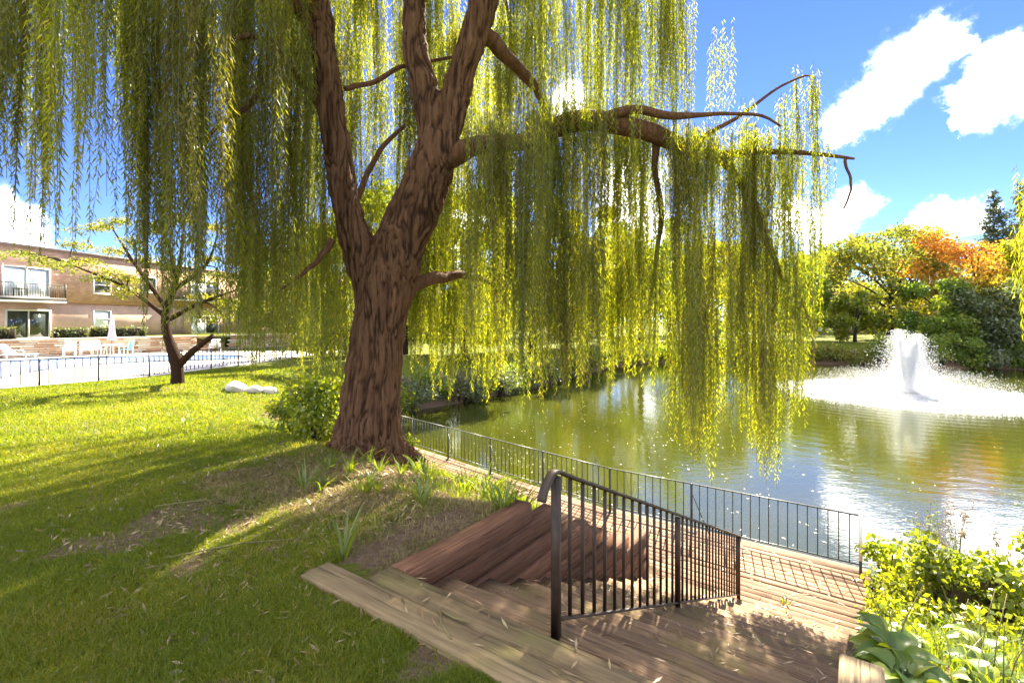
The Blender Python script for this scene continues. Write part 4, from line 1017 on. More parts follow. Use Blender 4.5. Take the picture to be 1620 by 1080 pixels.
# ------------------------------------------------------------------ pool side at the left
yy = np.concatenate([np.linspace(6, 40, 60)])
g = Geo(); ln = POOLLINE[1:-1]
n_ = len(ln); V = [(x - .0, y, POOL_Z) for x, y in ln] + [(-34 - .0, y, POOL_Z) for x, y in ln]
g.add(V, [[i, i + 1, n_ + i + 1, n_ + i] for i in range(n_ - 1)]); 
V2 = [(x, y, POOL_Z) for x, y in ln] + [(x, y, POOL_Z - .2) for x, y in ln]; g.add(V2, [[i, n_ + i, n_ + i + 1, i + 1] for i in range(n_ - 1)])
tag(g.obj('pool_patio', M['concrete']), kind='structure')
POOL = np.array([(-19.6, 17.5), (-20.2, 19.5), (-21.2, 22), (-21.3, 24.4), (-20.6, 25.8), (-19.2, 27.0), (-16.6, 28.2), (-16.4, 30), (-18.5, 31.2), (-22, 31), (-25.5, 29.2), (-28.2, 26), (-28.6, 20), (-25, 15.5), (-21, 15.2)])
PC = smooth_curve(np.concatenate([POOL, POOL[:1]]), 61)[:-1]
m, N, L_, bs = newmat('pool_water'); bs.inputs['Base Color'].default_value = (.16, .27, .6, 1); bs.inputs['Roughness'].default_value = .12
tc = N.new('ShaderNodeTexCoord'); nn = noise_node(N, L_, tc.outputs['Object'], 2.5, 3); L_.new(bump(N, L_, nn.outputs[0], .02, .3).outputs[0], bs.inputs['Normal']); M['pool'] = m
me = bpy.data.meshes.new('swimming_pool'); me.from_pydata([(x, y, POOL_Z + .012) for x, y in PC], [], [list(range(len(PC)))[::-1] if False else list(range(len(PC)))]); me.update()
pool_root = thing('swimming_pool', 'kidney shaped blue swimming pool behind the black picket fence', 'pool', (-23, 23, POOL_Z))
o = link('water', me, M['pool'], pool_root, loc=(23, -23, -POOL_Z))
cen = PC.mean(0); oute = cen + (PC - cen) * 1.025
g = Geo(); n_ = len(PC); V = [(x, y, POOL_Z + .012) for x, y in PC] + [(x, y, POOL_Z + .05) for x, y in PC] + [(x, y, POOL_Z + .05) for x, y in oute] + [(x, y, POOL_Z) for x, y in oute]
Q = []
for i in range(n_):
    j = (i + 1) % n_; Q += [[i, j, n_ + j, n_ + i], [n_ + i, n_ + j, 2 * n_ + j, 2 * n_ + i], [2 * n_ + i, 2 * n_ + j, 3 * n_ + j, 3 * n_ + i]]
g.add(V, Q); g.obj('coping', M['dark'], pool_root, loc=(23, -23, -POOL_Z))

# black picket fence round the pool
plf = thing('pool_fence', 'black metal picket fence between the lawn and the pool patio', 'fence', (0, 0, 0))
fl = POOLLINE[1:]; seg = np.linalg.norm(np.diff(fl, axis=0), axis=1); cum = np.concatenate([[0], np.cumsum(seg)])
def on_line(s): return np.array([np.interp(s, cum, fl[:, 0]), np.interp(s, cum, fl[:, 1])])
g = Geo(); g.box((0, 0, .46), (.022, .022, .86)); pk2 = g.mesh('picket'); pk2.materials.append(M['poolfence'])
g = Geo(); g.box((0, 0, .47), (.045, .045, .98)); ps2 = g.mesh('post'); ps2.materials.append(M['poolfence'])
s = 4.3; SP = .235; k = 0
while s < cum[-1] - .5 and k < 200:
    p = on_line(s)
    if k % 7 == 0: 
        link('post', ps2, None, plf, loc=(p[0] + .04, p[1], POOL_Z))
        if k:
            for z in (.07, .92):
                g = Geo(); a = on_line(s - SP * 7); g.tube([(a[0] + .04, a[1], POOL_Z + z), (p[0] + .04, p[1], POOL_Z + z)], .014, 5); g.obj('rail', M['poolfence'], plf)
    else: link('picket', pk2, None, plf, loc=(p[0] + .04, p[1], POOL_Z + .03))
    s += SP; k += 1

# ledgestone wall of the terrace
SW = np.array([(-34.5, 24.4), (-30.4, 29.0), (-25.9, 34.0), (-23.6, 36.6)])
tw = thing('stone_terrace_wall', 'tan ledgestone wall with pale cap behind the pool', 'wall')
box8 = Geo().box((0, 0, 0), (1, 1, 1)).mesh('stone'); box8.materials.append(M['stone'])
seg = np.linalg.norm(np.diff(SW, axis=0), axis=1); cum2 = np.concatenate([[0], np.cumsum(seg)])
def on_wall(s): return np.array([np.interp(s, cum2, SW[:, 0]), np.interp(s, cum2, SW[:, 1])])
rs = random.Random(9); TOPZ = .33; z = POOL_Z; 
while z < TOPZ - .03:
    h = min(rs.uniform(.11, .19), TOPZ - z); s = rs.uniform(0, .5)
    while s < cum2[-1] - .2:
        l = rs.uniform(.5, 1.15); l = min(l, cum2[-1] - s); a, b = on_wall(s), on_wall(s + l); rz = math.atan2(b[1] - a[1], b[0] - a[0]); m_ = (a + b) / 2
        link('stone', box8, None, tw, loc=(m_[0], m_[1], z + h / 2), rot=(0, 0, rz), scale=(l - .02, .34 + rs.uniform(-.03, .05), h - .015)); s += l
    z += h
for a, b in zip(SW[:-1], SW[1:]):
    g = Geo(); rz = math.atan2(b[1] - a[1], b[0] - a[0]); m_ = (a + b) / 2; g.box((m_[0], m_[1], TOPZ + .035), (np.linalg.norm(b - a), .46, .07), rz); g.obj('cap_stone', M['stone_cap'], tw)
    g = Geo(); g.box((m_[0], m_[1], (POOL_Z + TOPZ) / 2), (np.linalg.norm(b - a), .24, TOPZ - POOL_Z), rz); g.obj('core', M['soffit'], tw)
SW2 = np.array([(-22.3, 38.2), (-18.6, 42.2)])
tw2 = thing('stone_terrace_wall', 'low brown stone wall beyond the steps at the pool end', 'wall')
a, b = SW2; rz = math.atan2(b[1] - a[1], b[0] - a[0]); Lw = np.linalg.norm(b - a)
for c in range(7):
    s = rs.uniform(0, .4)
    while s < Lw - .2:
        l = min(rs.uniform(.5, 1.0), Lw - s); m_ = a + (b - a) * (s + l / 2) / Lw
        link('stone', box8, None, tw2, loc=(m_[0], m_[1], POOL_Z + .075 + .15 * c), rot=(0, 0, rz), scale=(l - .02, .34, .137)); s += l
g = Geo(); m_ = (a + b) / 2; g.box((m_[0], m_[1], .365), (Lw, .46, .07), rz); g.obj('cap_stone', M['stone_cap'], tw2)
st = thing('terrace_steps', 'brown steps between the two stone walls by the pool', 'steps')
for k in range(6):
    m_ = (SW[-1] + SW2[0]) / 2 + np.array([-.74, .67]) * .3 * k
    g = Geo(); g.box((m_[0], m_[1], POOL_Z + .085 + .17 * k), (1.9, .32, .17), math.atan2(1.6, 1.3)); g.obj('step', M['soffit'], st)
# terrace ground between wall and house
g = Geo(); V = [(x, y, .2) for x, y in SW] + [(-22.3, 38.2, .2), (-18.6, 42.2, .2), (-17, 70, .2), (-45, 70, .2), (-45, 20, .2)]
g.V.append(np.array(V)); g.n = len(V); me = bpy.data.meshes.new('terrace'); me.from_pydata([tuple(v) for v in V], [], [list(range(len(V)))]); me.update()
tag(link('terrace', me, M['ground']), kind='structure')

# ------------------------------------------------------------------ left brick building
BA = np.array([-33.6, 34.0]); BF = np.array([.13, .991]); BNn = np.array([.991, -.13]); BRZ = math.atan2(BF[1], BF[0])
def a_of(u, b=0.0):
    k = (u - CX) / F_PX; o_ = BA + BNn * b; return (k * o_[1] - o_[0]) / (BF[0] - k * BF[1])
def z_of(u, v, b=0.0):
    y = (BA + BNn * b + BF * a_of(u, b))[1]; return CAM_Z - (v - HORIZON) / F_PX * y
lbuild = thing('brick_apartment_house', 'two storey brick apartment house with balcony behind the pool', 'building', (BA[0], BA[1], .1), BRZ)
def bx(name, a0, a1, b0, b1, z0, z1, mat, parent=lbuild):
    g = Geo(); g.box(((a0 + a1) / 2, -(b0 + b1) / 2, (z0 + z1) / 2 - .1), (a1 - a0, b1 - b0, z1 - z0)); return g.obj(name, M[mat], parent)
zs, zr = 2.85, 6.55
bx('lower_wall', -9, 34, -6, 0, 0, zs, 'brick_pink'); bx('upper_wall', -9, 34.2, -6.2, .28, zs + .12, zr, 'brick_brown'); bx('soffit', -9, 34.1, -6.1, .2, zs, zs + .12, 'soffit'); bx('roof_edge', -9.2, 34.4, -6.4, .42, zr, zr + .16, 'roof')
def opening(u0, u1, v0, v1, b, panes, mats, fw=.09, name='window'):
    a0, a1 = a_of(u0, b), a_of(u1, b); um = (u0 + u1) / 2; z1, z0 = z_of(um, v0, b), z_of(um, v1, b)
    w = bx(name, a0, a1, b, b + .02, z0, z1, 'dark')
    for (x0, x1, y0, y1) in ((a0 - fw, a0, z0 - fw, z1 + fw), (a1, a1 + fw, z0 - fw, z1 + fw), (a0, a1, z1, z1 + fw), (a0, a1, z0 - fw, z0)): bx('frame', x0, x1, b + .002, b + .09, y0, y1, 'trim', w)
    for k in range(panes):
        x0 = a0 + (a1 - a0) * k / panes; x1 = a0 + (a1 - a0) * (k + 1) / panes
        bx('pane', x0 + .05, x1 - .05, b + .02, b + .035, z0 + .05, z1 - .05, mats[k], w)
        if k: bx('mullion', x0 - .045, x0 + .045, b + .022, b + .07, z0, z1, 'trim', w)
    return w, a0, a1, z0, z1
opening(10, 76, 492, 534, 0, 2, ['glass', 'glass'], .14, 'sliding_door'); 
w_, a0, a1, z0, z1 = opening(148, 173, 492, 517, 0, 1, ['curtain']); bx('sash_bar', a0, a1, .036, .07, (z0 + z1) / 2 - .03, (z0 + z1) / 2 + .03, 'trim', w_)
w_, a0, a1, z0, z1 = opening(148, 173, 439, 463, .28, 1, ['glass']); bx('sash_bar', a0, a1, .316, .35, (z0 + z1) / 2 - .03, (z0 + z1) / 2 + .03, 'trim', w_); bx('sill', a0 - .15, a1 + .15, .282, .45, z0 - .16, z0 - .092, 'stone_cap', w_)
opening(4, 76, 424, 468, .28, 2, ['curtain', 'curtain'], .1, 'sliding_door')
opening(303, 344, 501, 532, 0, 2, ['curtain', 'glass'], .1, 'sliding_door')
opening(225, 245, 440, 462, .28, 1, ['glass']); opening(302, 345, 446, 474, .28, 2, ['curtain', 'glass'], .1, 'sliding_door')
# balcony
def balcony(u1, aw, b=1.55):
    a1 = a_of(u1, b); a0 = a1 - aw; z = z_of(u1, 474, b) + .0
    bl = bx('balcony', a0, a1, .28, b, z - .16, z + .1, 'dark')
    bx('slab_edge', a0, a1, .282, b + .03, z - .26, z - .162, 'trim', bl)
    bx('rail', a0, a1, b - .06, b - .02, z + .98, z + 1.03, 'dark', bl)
    x = a0 + .05; g = Geo(); g.box((0, 0, 0), (.02, .02, .9)); me = g.mesh('baluster'); me.materials.append(M['dark'])
    while x < a1: link('baluster', me, None, bl, loc=(x, -(b - .04), z + .53 - .1)); x += .16
    x = .4
    while x < b - .1: link('baluster', me, None, bl, loc=(a1 - .03, -x, z + .53 - .1)); x += .16
    bx('corner_post', a1 - .07, a1, b - .08, b, z + .1, z + 1.08, 'dark', bl)
    return a0, a1, z
ba0, ba1, bz = balcony(105, 6.2)
balcony(352, 5.0)
# little table on the balcony
pt = BA + BF * (a_of(32, 1.0)) + BNn * 1.0
tb = thing('balcony_table', 'small dark table standing on the upper balcony', 'table', (pt[0], pt[1], bz + .1))
g = Geo(); g.box((0, 0, .55), (.7, .5, .05)); g.obj('table_top', M['dark'], tb)
for sx in (-.28, .28):
    for sy in (-.18, .18): g = Geo(); g.box((sx, sy, .26), (.035, .035, .53)); g.obj('leg', M['dark'], tb)

# hedges on the terrace
def hedge(label, u0, u1, v0, v1, dd, seed, mat='hedge'):
    dpt = dd; p0, p1 = P(u0, v1, dpt), P(u1, v1, dpt + (u1 - u0) / 60); zt = P(u0, v0, dpt)[2]; zb = .2
    root = thing('clipped_hedge', label, 'hedge', (p0[0], p0[1], zb)); d = (p1 - p0)[:2]; L = np.linalg.norm(d); d /= L; h = zt - zb; r = np.random.default_rng(seed)
    n = int(900 * L * .8); x = r.uniform(0, L, n); y = r.uniform(-.4, .4, n); z = r.uniform(0, 1, n) ** .7 * h; y += (noise2(x * 2, z * 3, seed) - .5) * .15
    pos = np.stack([d[0] * x - d[1] * y, d[1] * x + d[0] * y, z], -1)
    V, T, rn = leaf_cloud(pos, np.full(len(pos), .05), n, .12, seed); link('foliage', mesh_data('foliage', V, T, False, {'rnd': rn}), M[mat], root)
    g = Geo(); m_ = d * L / 2; g.box((m_[0], m_[1], h * .45), (L * .96, .5, h * .85), math.atan2(d[1], d[0])); g.obj('twig_core', M['bark_grey'], root)
hedge('rounded clipped hedge at the left edge beside the lower sliding door', -14, 25, 517, 538, 30.5, 1)
hedge('gold tipped clipped hedge right of the lower sliding door', 85, 139, 519, 537, 33.0, 2)
hedge('dark green clipped hedge under the lower window', 141, 232, 517, 537, 35, 3)

# pool furniture
WM = M['white']
def frame_chair(label, u, v, rz, fabric='white'):
    b = P(u, v, (CAM_Z - POOL_Z) * F_PX / (v - HORIZON)); root = thing('patio_chair', label, 'chair', (b[0], b[1], POOL_Z), rz, 'patio chairs by the stone wall')
    for sx in (-.27, .27):
        for sy in (-.25, .25): g = Geo(); g.tube([(sx, sy, 0), (sx, sy, .62)], .022, 6); g.obj('leg', WM, root)
        g = Geo(); g.tube([(sx, -.27, .62), (sx, .27, .62)], .024, 6); g.obj('arm', WM, root)
        g = Geo(); g.tube([(sx * .9, .22, .4), (sx * .9, .36, .98)], .02, 6); g.obj('back_frame', WM, root)
    g = Geo(); g.box((0, -.01, .42), (.5, .5, .03)); g.obj('seat', M[fabric], root)
    g = Geo(); g.add([(-.24, .235, .44), (.24, .235, .44), (.24, .365, .97), (-.24, .365, .97), (-.24, .255, .435), (.24, .255, .435), (.24, .385, .965), (-.24, .385, .965)], [[0, 1, 2, 3], [7, 6, 5, 4], [0, 4, 5, 1], [3, 2, 6, 7], [0, 3, 7, 4], [1, 5, 6, 2]]); g.obj('backrest', M[fabric], root)
    return root
frame_chair('white patio chair at the left side of the round table', 157, 563.0, 1.3)
frame_chair('teal patio chair at the right side of the round table', 199, 563.0, -1.4, 'teal')
frame_chair('white patio chair against the stone wall, left of the table', 137, 564, .9)
frame_chair('white patio chair against the stone wall, farthest left of the upright ones', 110, 565, .6)
b = P(177, 562.5, 2.32 * F_PX / 57.5)
tbl = thing('patio_table', 'round white patio table under the closed umbrella', 'table', (b[0], b[1], POOL_Z))
g = Geo(); g.tube([(0, 0, .68), (0, 0, .72)], .6, 20); g.obj('table_top', WM, tbl)
for k in range(4):
    a = k * math.pi / 2 + .5; g = Geo(); g.tube([(math.cos(a) * .45, math.sin(a) * .45, 0), (math.cos(a) * .3, math.sin(a) * .3, .68)], .025, 6); g.obj('leg', WM, tbl)
um = thing('patio_umbrella', 'closed beige patio umbrella standing through the white table', 'umbrella', (b[0], b[1], POOL_Z))
g = Geo(); g.tube([(0, 0, 0), (0, 0, 2.55)], .022, 8); g.obj('pole', M['dark'], um)
g = Geo(); a = np.linspace(0, 2 * np.pi, 20, endpoint=False); V = []; Q = []
prof = [(.02, 2.5), (.09, 2.35), (.13, 2.0), (.15, 1.6), (.2, 1.25), (.26, 1.0), (.2, .98)]
for (rr_, z) in prof: V += [(rr_ * (1 + .22 * math.cos(8 * x)) * math.cos(x), rr_ * (1 + .22 * math.cos(8 * x)) * math.sin(x), z) for x in a]
Q = [[i * 20 + j, i * 20 + (j + 1) % 20, (i + 1) * 20 + (j + 1) % 20, (i + 1) * 20 + j] for i in range(len(prof) - 1) for j in range(20)]
g.add(V, Q); g.obj('canopy', M['canvas'], um)
def lounger(label, u, v, rz):
    b = P(u, v, 2.32 * F_PX / (v - HORIZON)); root = thing('sun_lounger', label, 'lounger', (b[0], b[1], POOL_Z), rz, 'white sun loungers by the pool')
    for sy in (-.3, .3):
        g = Geo(); g.tube([(-.9, sy, .33), (.95, sy, .33)], .03, 6); g.obj('side_rail', WM, root)
        for sx in (-.7, .8): g = Geo(); g.tube([(sx, sy, 0), (sx, sy, .33)], .028, 6); g.obj('leg', WM, root)
        g = Geo(); g.tube([(-.25, sy * 1.08, .33), (-.3, sy * 1.08, .58), (.15, sy * 1.08, .56), (.2, sy * 1.08, .33)], .022, 6); g.obj('arm', WM, root)
    g = Geo(); g.box((.42, 0, .35), (1.05, .56, .03)); g.obj('seat', WM, root)
    g = Geo(); g.add([(-.1, -.28, .36), (-.1, .28, .36), (-.78, .28, .93), (-.78, -.28, .93), (-.12, -.28, .33), (-.12, .28, .33), (-.8, .28, .9), (-.8, -.28, .9)], [[0, 1, 2, 3], [7, 6, 5, 4], [0, 4, 5, 1], [3, 2, 6, 7], [0, 3, 7, 4], [1, 5, 6, 2]]); g.obj('backrest', WM, root)
lounger('white sun lounger by the pool at the left edge of the picture', 24, 570, .1)
lounger('white sun lounger half hidden by leaves beyond the small tree', 340, 556, 2.2)

# ------------------------------------------------------------------ far brick house behind the pond
fb = thing('far_brick_house', 'long reddish two storey brick house beyond the pond trees', 'building', (40, 82, -.8))
def fbx(name, x0, x1, y0, y1, z0, z1, mat, parent=fb):
    g = Geo(); g.box(((x0 + x1) / 2, (y0 + y1) / 2, (z0 + z1) / 2), (x1 - x0, y1 - y0, z1 - z0)); return g.obj(name, M[mat], parent)
M['brick_far'] = brick_mat('brick_far', (.3, .17, .13), (.36, .2, .16), (.3, .22, .18))
fbx('lower_wall', 9, 52, 0, 10, -.2, 3.0, 'brick_far'); fbx('upper_wall', 8.8, 52.2, -.4, 10.2, 3.1, 6.8, 'brick_brown'); fbx('band', 9, 52, -.1, 10.1, 3.0, 3.1, 'soffit'); fbx('roof_edge', 8.4, 52.6, -.8, 10.6, 6.8, 7.1, 'roof')
for k, x in enumerate((12.5, 17.5, 21, 27.0, 31, 36, 41, 46)):
    for z, y in ((.9, 0), (4.1, -.4)):
        wide = 2.6 if k % 3 == 0 else 1.3
        w_ = fbx('window', x - wide / 2, x + wide / 2, y - .03, y, z - (.6 if wide > 2 else 0), z + 1.5, 'curtain' if k % 3 == 0 else 'glass')
        for q in (-1, 0, 1): fbx('frame', x + q * wide / 2 - .06, x + q * wide / 2 + .06, y - .08, y - .032, z - .6 if wide > 2 else z, z + 1.5, 'trim', w_)

# ------------------------------------------------------------------ fountain
def fountain():
    r = np.random.default_rng(12); root = thing('pond_fountain', 'white spraying fountain with twin plumes and wide splash ring in the pond', 'fountain', (FOUNTAIN[0], FOUNTAIN[1], WATER_Z))
    g = Geo(); g.tube([(0, 0, -.2), (0, 0, .1), (0, 0, .14)], [.55, .55, .35], 16); g.obj('float_base', M['dark'], root)
    tet = np.array([[1, 1, 1], [1, -1, -1], [-1, 1, -1], [-1, -1, 1]], float) / 1.2
    F4 = np.array([[0, 1, 2], [0, 3, 1], [0, 2, 3], [1, 3, 2]])
    def drops(name, pos, size):
        n = len(pos); q = r.normal(0, 1, (n, 3, 3)); q, _ = np.linalg.qr(q)
        V = pos[:, None, :] + np.einsum('nij,kj->nki', q, tet) * size[:, None, None]
        T = (np.arange(n)[:, None, None] * 4 + F4).reshape(-1, 3)
        o = link(name, mesh_data(name, V.reshape(-1, 3), T), M['spray'], root); tag(o, kind='stuff')
    # twin plumes of upright jets: narrow columns that fray while falling
    n = 17000; side = r.choice([-1.0, 1.0, 0.0], n, p=[.46, .38, .16]); H = np.where(side < 0, 3.7, np.where(side > 0, 3.45, 2.5)) * (1 - np.clip(np.abs(r.normal(0, .26, n)), 0, .85))
    tt = r.uniform(0, 2, n) ** .9; up = np.minimum(tt, 1.0); dn = np.maximum(tt - 1, 0); z = H * (1 - (tt - 1) ** 2)
    x = side * (.18 + .34 * up + .12 * dn) + r.normal(0, 1, n) * (.05 + .1 * up + .7 * dn); y = r.normal(0, 1, n) * (.05 + .11 * up + .7 * dn)
    pos = np.stack([x, y, np.maximum(z, .03)], -1); drops('plume', pos, r.uniform(.008, .02, n) * np.where(tt < 1, 1.15, .85))
    # wide spray falling in a ring
    n = 24000; a = r.uniform(0, 2 * np.pi, n); rng_ = r.normal(5.0, .9, n); hmax = r.uniform(.25, 1.25, n) ** 1.4; tt = r.uniform(0, 1, n) ** .8
    rad = rng_ * tt; z = hmax * 4 * tt * (1 - tt) + .03
    pos = np.stack([np.cos(a) * rad, np.sin(a) * rad, z], -1); drops('spray', pos, r.uniform(.006, .014, n))
    # cone of fine drifting drops round the plumes
    n = 34000; z = r.uniform(0, 1, n) ** 1.5 * 2.9; w = .22 + 1.05 * np.clip(1 - z / 2.7, 0, 1) ** 1.3; a = r.uniform(0, 2 * np.pi, n); rad = np.abs(r.normal(0, 1, n)) * w
    drops('mist', np.stack([np.cos(a) * rad + .12 * z, np.sin(a) * rad, z + .03], -1), r.uniform(.006, .013, n))
    # splashes on the water
    n = 46000; a = r.uniform(0, 2 * np.pi, n); rad = np.abs(r.normal(5.0, .8, n)); rad = np.where(r.uniform(0, 1, n) < .45, r.uniform(0, 5, n), rad); z = np.abs(r.normal(0, .035, n)) + .005
    drops('splash', np.stack([np.cos(a) * rad, np.sin(a) * rad, z], -1), r.uniform(.009, .022, n))
fountain()

# ------------------------------------------------------------------ lawn grass
def blades(name, x, y, h, w, seed, mat='grass', lean=.5, tone=None):
    n = len(x); r = np.random.default_rng(seed); z = ground(x, y) - .004
    a = r.uniform(0, 6.283, n); side = np.stack([np.cos(a), np.sin(a), np.zeros(n)], -1); b = r.uniform(0, 6.283, n)
    ln = np.stack([np.cos(b), np.sin(b), np.zeros(n)], -1) * (lean * np.abs(r.normal(.7, .5, n)))[:, None]
    p = np.stack([x, y, z], -1); hh = h * r.uniform(.55, 1.25, n); ww = w * r.uniform(.7, 1.2, n)
    m = p + (ln * .3 + [0, 0, .6]) * hh[:, None]; t = p + (ln + [0, 0, 1.0]) * hh[:, None] * [1, 1, .92]
    V = np.stack([p - side * ww[:, None] / 2, p + side * ww[:, None] / 2, m - side * ww[:, None] * .4, m + side * ww[:, None] * .4, t], 1).reshape(-1, 3)
    k = np.arange(n)[:, None] * 5; T = np.concatenate([k + [0, 1, 3], k + [0, 3, 2], k + [2, 3, 4]])
    tn = fbm2(x * .9, y * .9, 17) * .8 - .15 if tone is None else tone
    rn = np.clip(tn + r.uniform(0, .55, n) ** 1.4 + (r.uniform(0, 1, n) > .95) * .5, 0, 1)
    o = link(name, mesh_data(name, V, T, False, {'rnd': np.repeat(rn, 5)}), M[mat]); tag(o, kind='stuff'); return o
def grass_mask(x, y):
    t, s = ts_of(x, y); ok = ~((t > -.33) & (s > -.56) & (s < 2.5) & (t < 6))
    ok &= ~((s > -.19) & (s < 2.5) & (t > -.36) & (t < 5.2))
    e = np.minimum(sdf(POND, x, y), sdf(DECKPOLY, x, y)); ok &= e > .5
    fx = np.interp(y, POOLLINE[:, 1], POOLLINE[:, 0]); ok &= x > fx + .1
    ok &= np.hypot(x - W0[0], y - W0[1]) > .5
    return ok, e
def scatter(n, d0, d1, seed, power=1.0, u0=-60, u1=1000):
    r = np.random.default_rng(seed); d = (r.uniform(0, 1, n) ** power) * (d1 - d0) + d0; u = r.uniform(u0, u1, n)
    return (u - CX) / F_PX * d, d, r
x, y, r_n = scatter(400000, 1.85, 6.2, 1, 1.5); ok, e = grass_mask(x, y)
dirtm = np.exp(-(((x + 1.0) / 1.9) ** 2 + ((y - 5.6) / 1.4) ** 2)) * 1.05; t_, s_ = ts_of(x, y)
dirtm = np.maximum(dirtm, .85 * np.exp(-((s_ + .5) / .5) ** 2) * (t_ > -.1)); pat = fbm2(x * 1.1, y * 1.1, 23)
dirtm = np.maximum(dirtm, sstep(.5, .62, pat) * .8)
keep = ok & (r_n.uniform(0, 1, len(x)) > dirtm * 1.05) & (r_n.uniform(0, 1, len(x)) < .25 + 1.1 * fbm2(x * 5, y * 5, 4))
x, y = x[keep][:260000], y[keep][:260000]
blades('lawn_grass', x, y, .036 * (.7 + .7 * fbm2(x * 3, y * 3, 8)), .0040 * np.interp(y, [2, 6], [.8, 1.7]), 5, lean=1.0)
x, y, r_n = scatter(240000, 6.0, 24, 2, 1.25); ok, e = grass_mask(x, y); keep = ok & (r_n.uniform(0, 1, len(x)) > np.exp(-(((x + 1.2) / 1.7) ** 2 + ((y - 5.8) / 1.5) ** 2)))
x, y = x[keep], y[keep]; blades('lawn_grass', x, y, .06 * np.interp(y, [6, 20], [1, 1.35]), .009 * np.interp(y, [6, 20], [.9, 2.3]), 6, lean=.8)
# the lawn goes on outside the frame
x, y, r_n = scatter(90000, 2.0, 20, 3, 1.4, -620, -50); ok, e = grass_mask(x, y); x, y = x[ok], y[ok]; blades('lawn_grass', x, y, .055, .009 * np.interp(y, [2, 16], [.8, 2.4]), 12, lean=.8)
r_n = np.random.default_rng(14); x = r_n.uniform(-7, 3.2, 70000); y = r_n.uniform(-2.5, 2.6, 70000); ok, e = grass_mask(x, y); ok &= (np.abs(x) > 1.1 * y + .1) | (y < 1.9); x, y = x[ok], y[ok]; blades('lawn_grass', x, y, .05, .007, 13, lean=.8)
# ragged taller weeds on the bank beyond the trunk and on the right bank
r_n = np.random.default_rng(31); x = r_n.uniform(-7, 2.6, 60000); y = r_n.uniform(5.2, 14, 60000); ok, e = grass_mask(x, y); keep = ok & (e < 3.6) & (fbm2(x * 1.3, y * 1.3, 6) > .47)
x, y = x[keep][:14000], y[keep][:14000]; blades('bank_weeds', x, y, .13, .011, 7, 'lush', .8, .3)

r_n = np.random.default_rng(32); x = r_n.uniform(-3.2, 2.2, 90000); y = r_n.uniform(2.9, 7.2, 90000); t_, s_ = ts_of(x, y); ok, e = grass_mask(x, y)
keep = (ok | ((s_ < -.19) & (t_ > -.05))) & (s_ < -.17) & (t_ > -.05) & (e > .4) & (np.hypot(x - W0[0], y - W0[1]) > .55) & (fbm2(x * 2.2, y * 2.2, 16) + r_n.uniform(-.2, .2, 90000) > .42) & (s_ > -3.2)
x, y = x[keep][:24000], y[keep][:24000]; blades('dry_grass', x, y, .055, .0055, 9, 'drygrass', 1.6, fbm2(x * 1.5, y * 1.5, 12) - .2)

# ------------------------------------------------------------------ blade-leaved plants on the bank
def strap_clump(seed, n, L, w, spread=.8):
    r = np.random.default_rng(seed); Vs, Ts, rn = [], [], []; n0 = 0
    for k in range(n):
        a = r.uniform(0, 6.283); d = np.array([math.cos(a), math.sin(a), 0]); sd_ = np.array([-math.sin(a), math.cos(a), 0]); l = L * r.uniform(.55, 1.15); ben = r.uniform(.15, 1.0) * spread; b0 = d * r.uniform(0, .05) + sd_ * r.normal(0, .02)
        tt = np.linspace(0, 1, 6); c = b0 + np.outer(tt * .25 + ben * tt ** 2 * .8, d) * l; c[:, 2] = l * (tt - .5 * ben * tt ** 2.4); ww = w * np.array([.7, 1, 1, .85, .55, .05])
        V = np.stack([c - sd_ * ww[:, None] / 2, c + [0, 0, -.004], c + sd_ * ww[:, None] / 2], 1).reshape(-1, 3)
        for i in range(5):
            for j in range(2): q = i * 3 + j; Ts += [[n0 + q, n0 + q + 1, n0 + q + 4], [n0 + q, n0 + q + 4, n0 + q + 3]]
        Vs.append(V); n0 += len(V); rn += [r.uniform(0, 1)] * len(V)
    return mesh_data('leaves', np.concatenate(Vs), np.array(Ts), True, {'rnd': np.array(rn)})
IR = [strap_clump(700 + k, 12, .30, .016) for k in range(5)]
for me in IR: me.materials.append(M['lush'])
BIG = strap_clump(720, 12, .42, .02, .5); BIG.materials.append(M['lush'])
def iris(me, p, s, label, group, rz):
    o = link('daylily_clump', me, None, None, loc=tuple(p), rot=(0, 0, rz), scale=s); tag(o, label, 'plant', group); return o
r_ = random.Random(41)
iris(BIG, on_ground(540, 885), 1.0, 'tall bladed daylily clump at the left end of the lawn edging timber', None, 1.0)
for k in range(34):
    u = r_.uniform(655, 855); base = 715 + (u - 650) * .43; v = base + r_.uniform(0, 34)
    iris(IR[k % 5], on_ground(u, v), r_.uniform(.85, 1.4), 'sunlit daylily clump on the crest of the bank above the walkway', 'daylilies on the bank crest', r_.uniform(0, 6))
for k in range(22):
    u = r_.uniform(470, 690); v = r_.uniform(690, 790) if u < 540 else r_.uniform(722, 800)
    iris(IR[k % 5], on_ground(u, v), r_.uniform(.6, 1.05), 'small daylily clump in the shaded earth at the foot of the willow', 'daylilies at the foot of the willow', r_.uniform(0, 6))
for k in range(16):
    u = r_.uniform(230, 470); v = r_.uniform(640, 690)
    iris(IR[k % 5], on_ground(u, v), r_.uniform(.6, 1.0), 'bright daylily clump in the sunny grass left of the willow', 'daylilies in the sunny grass', r_.uniform(0, 6))

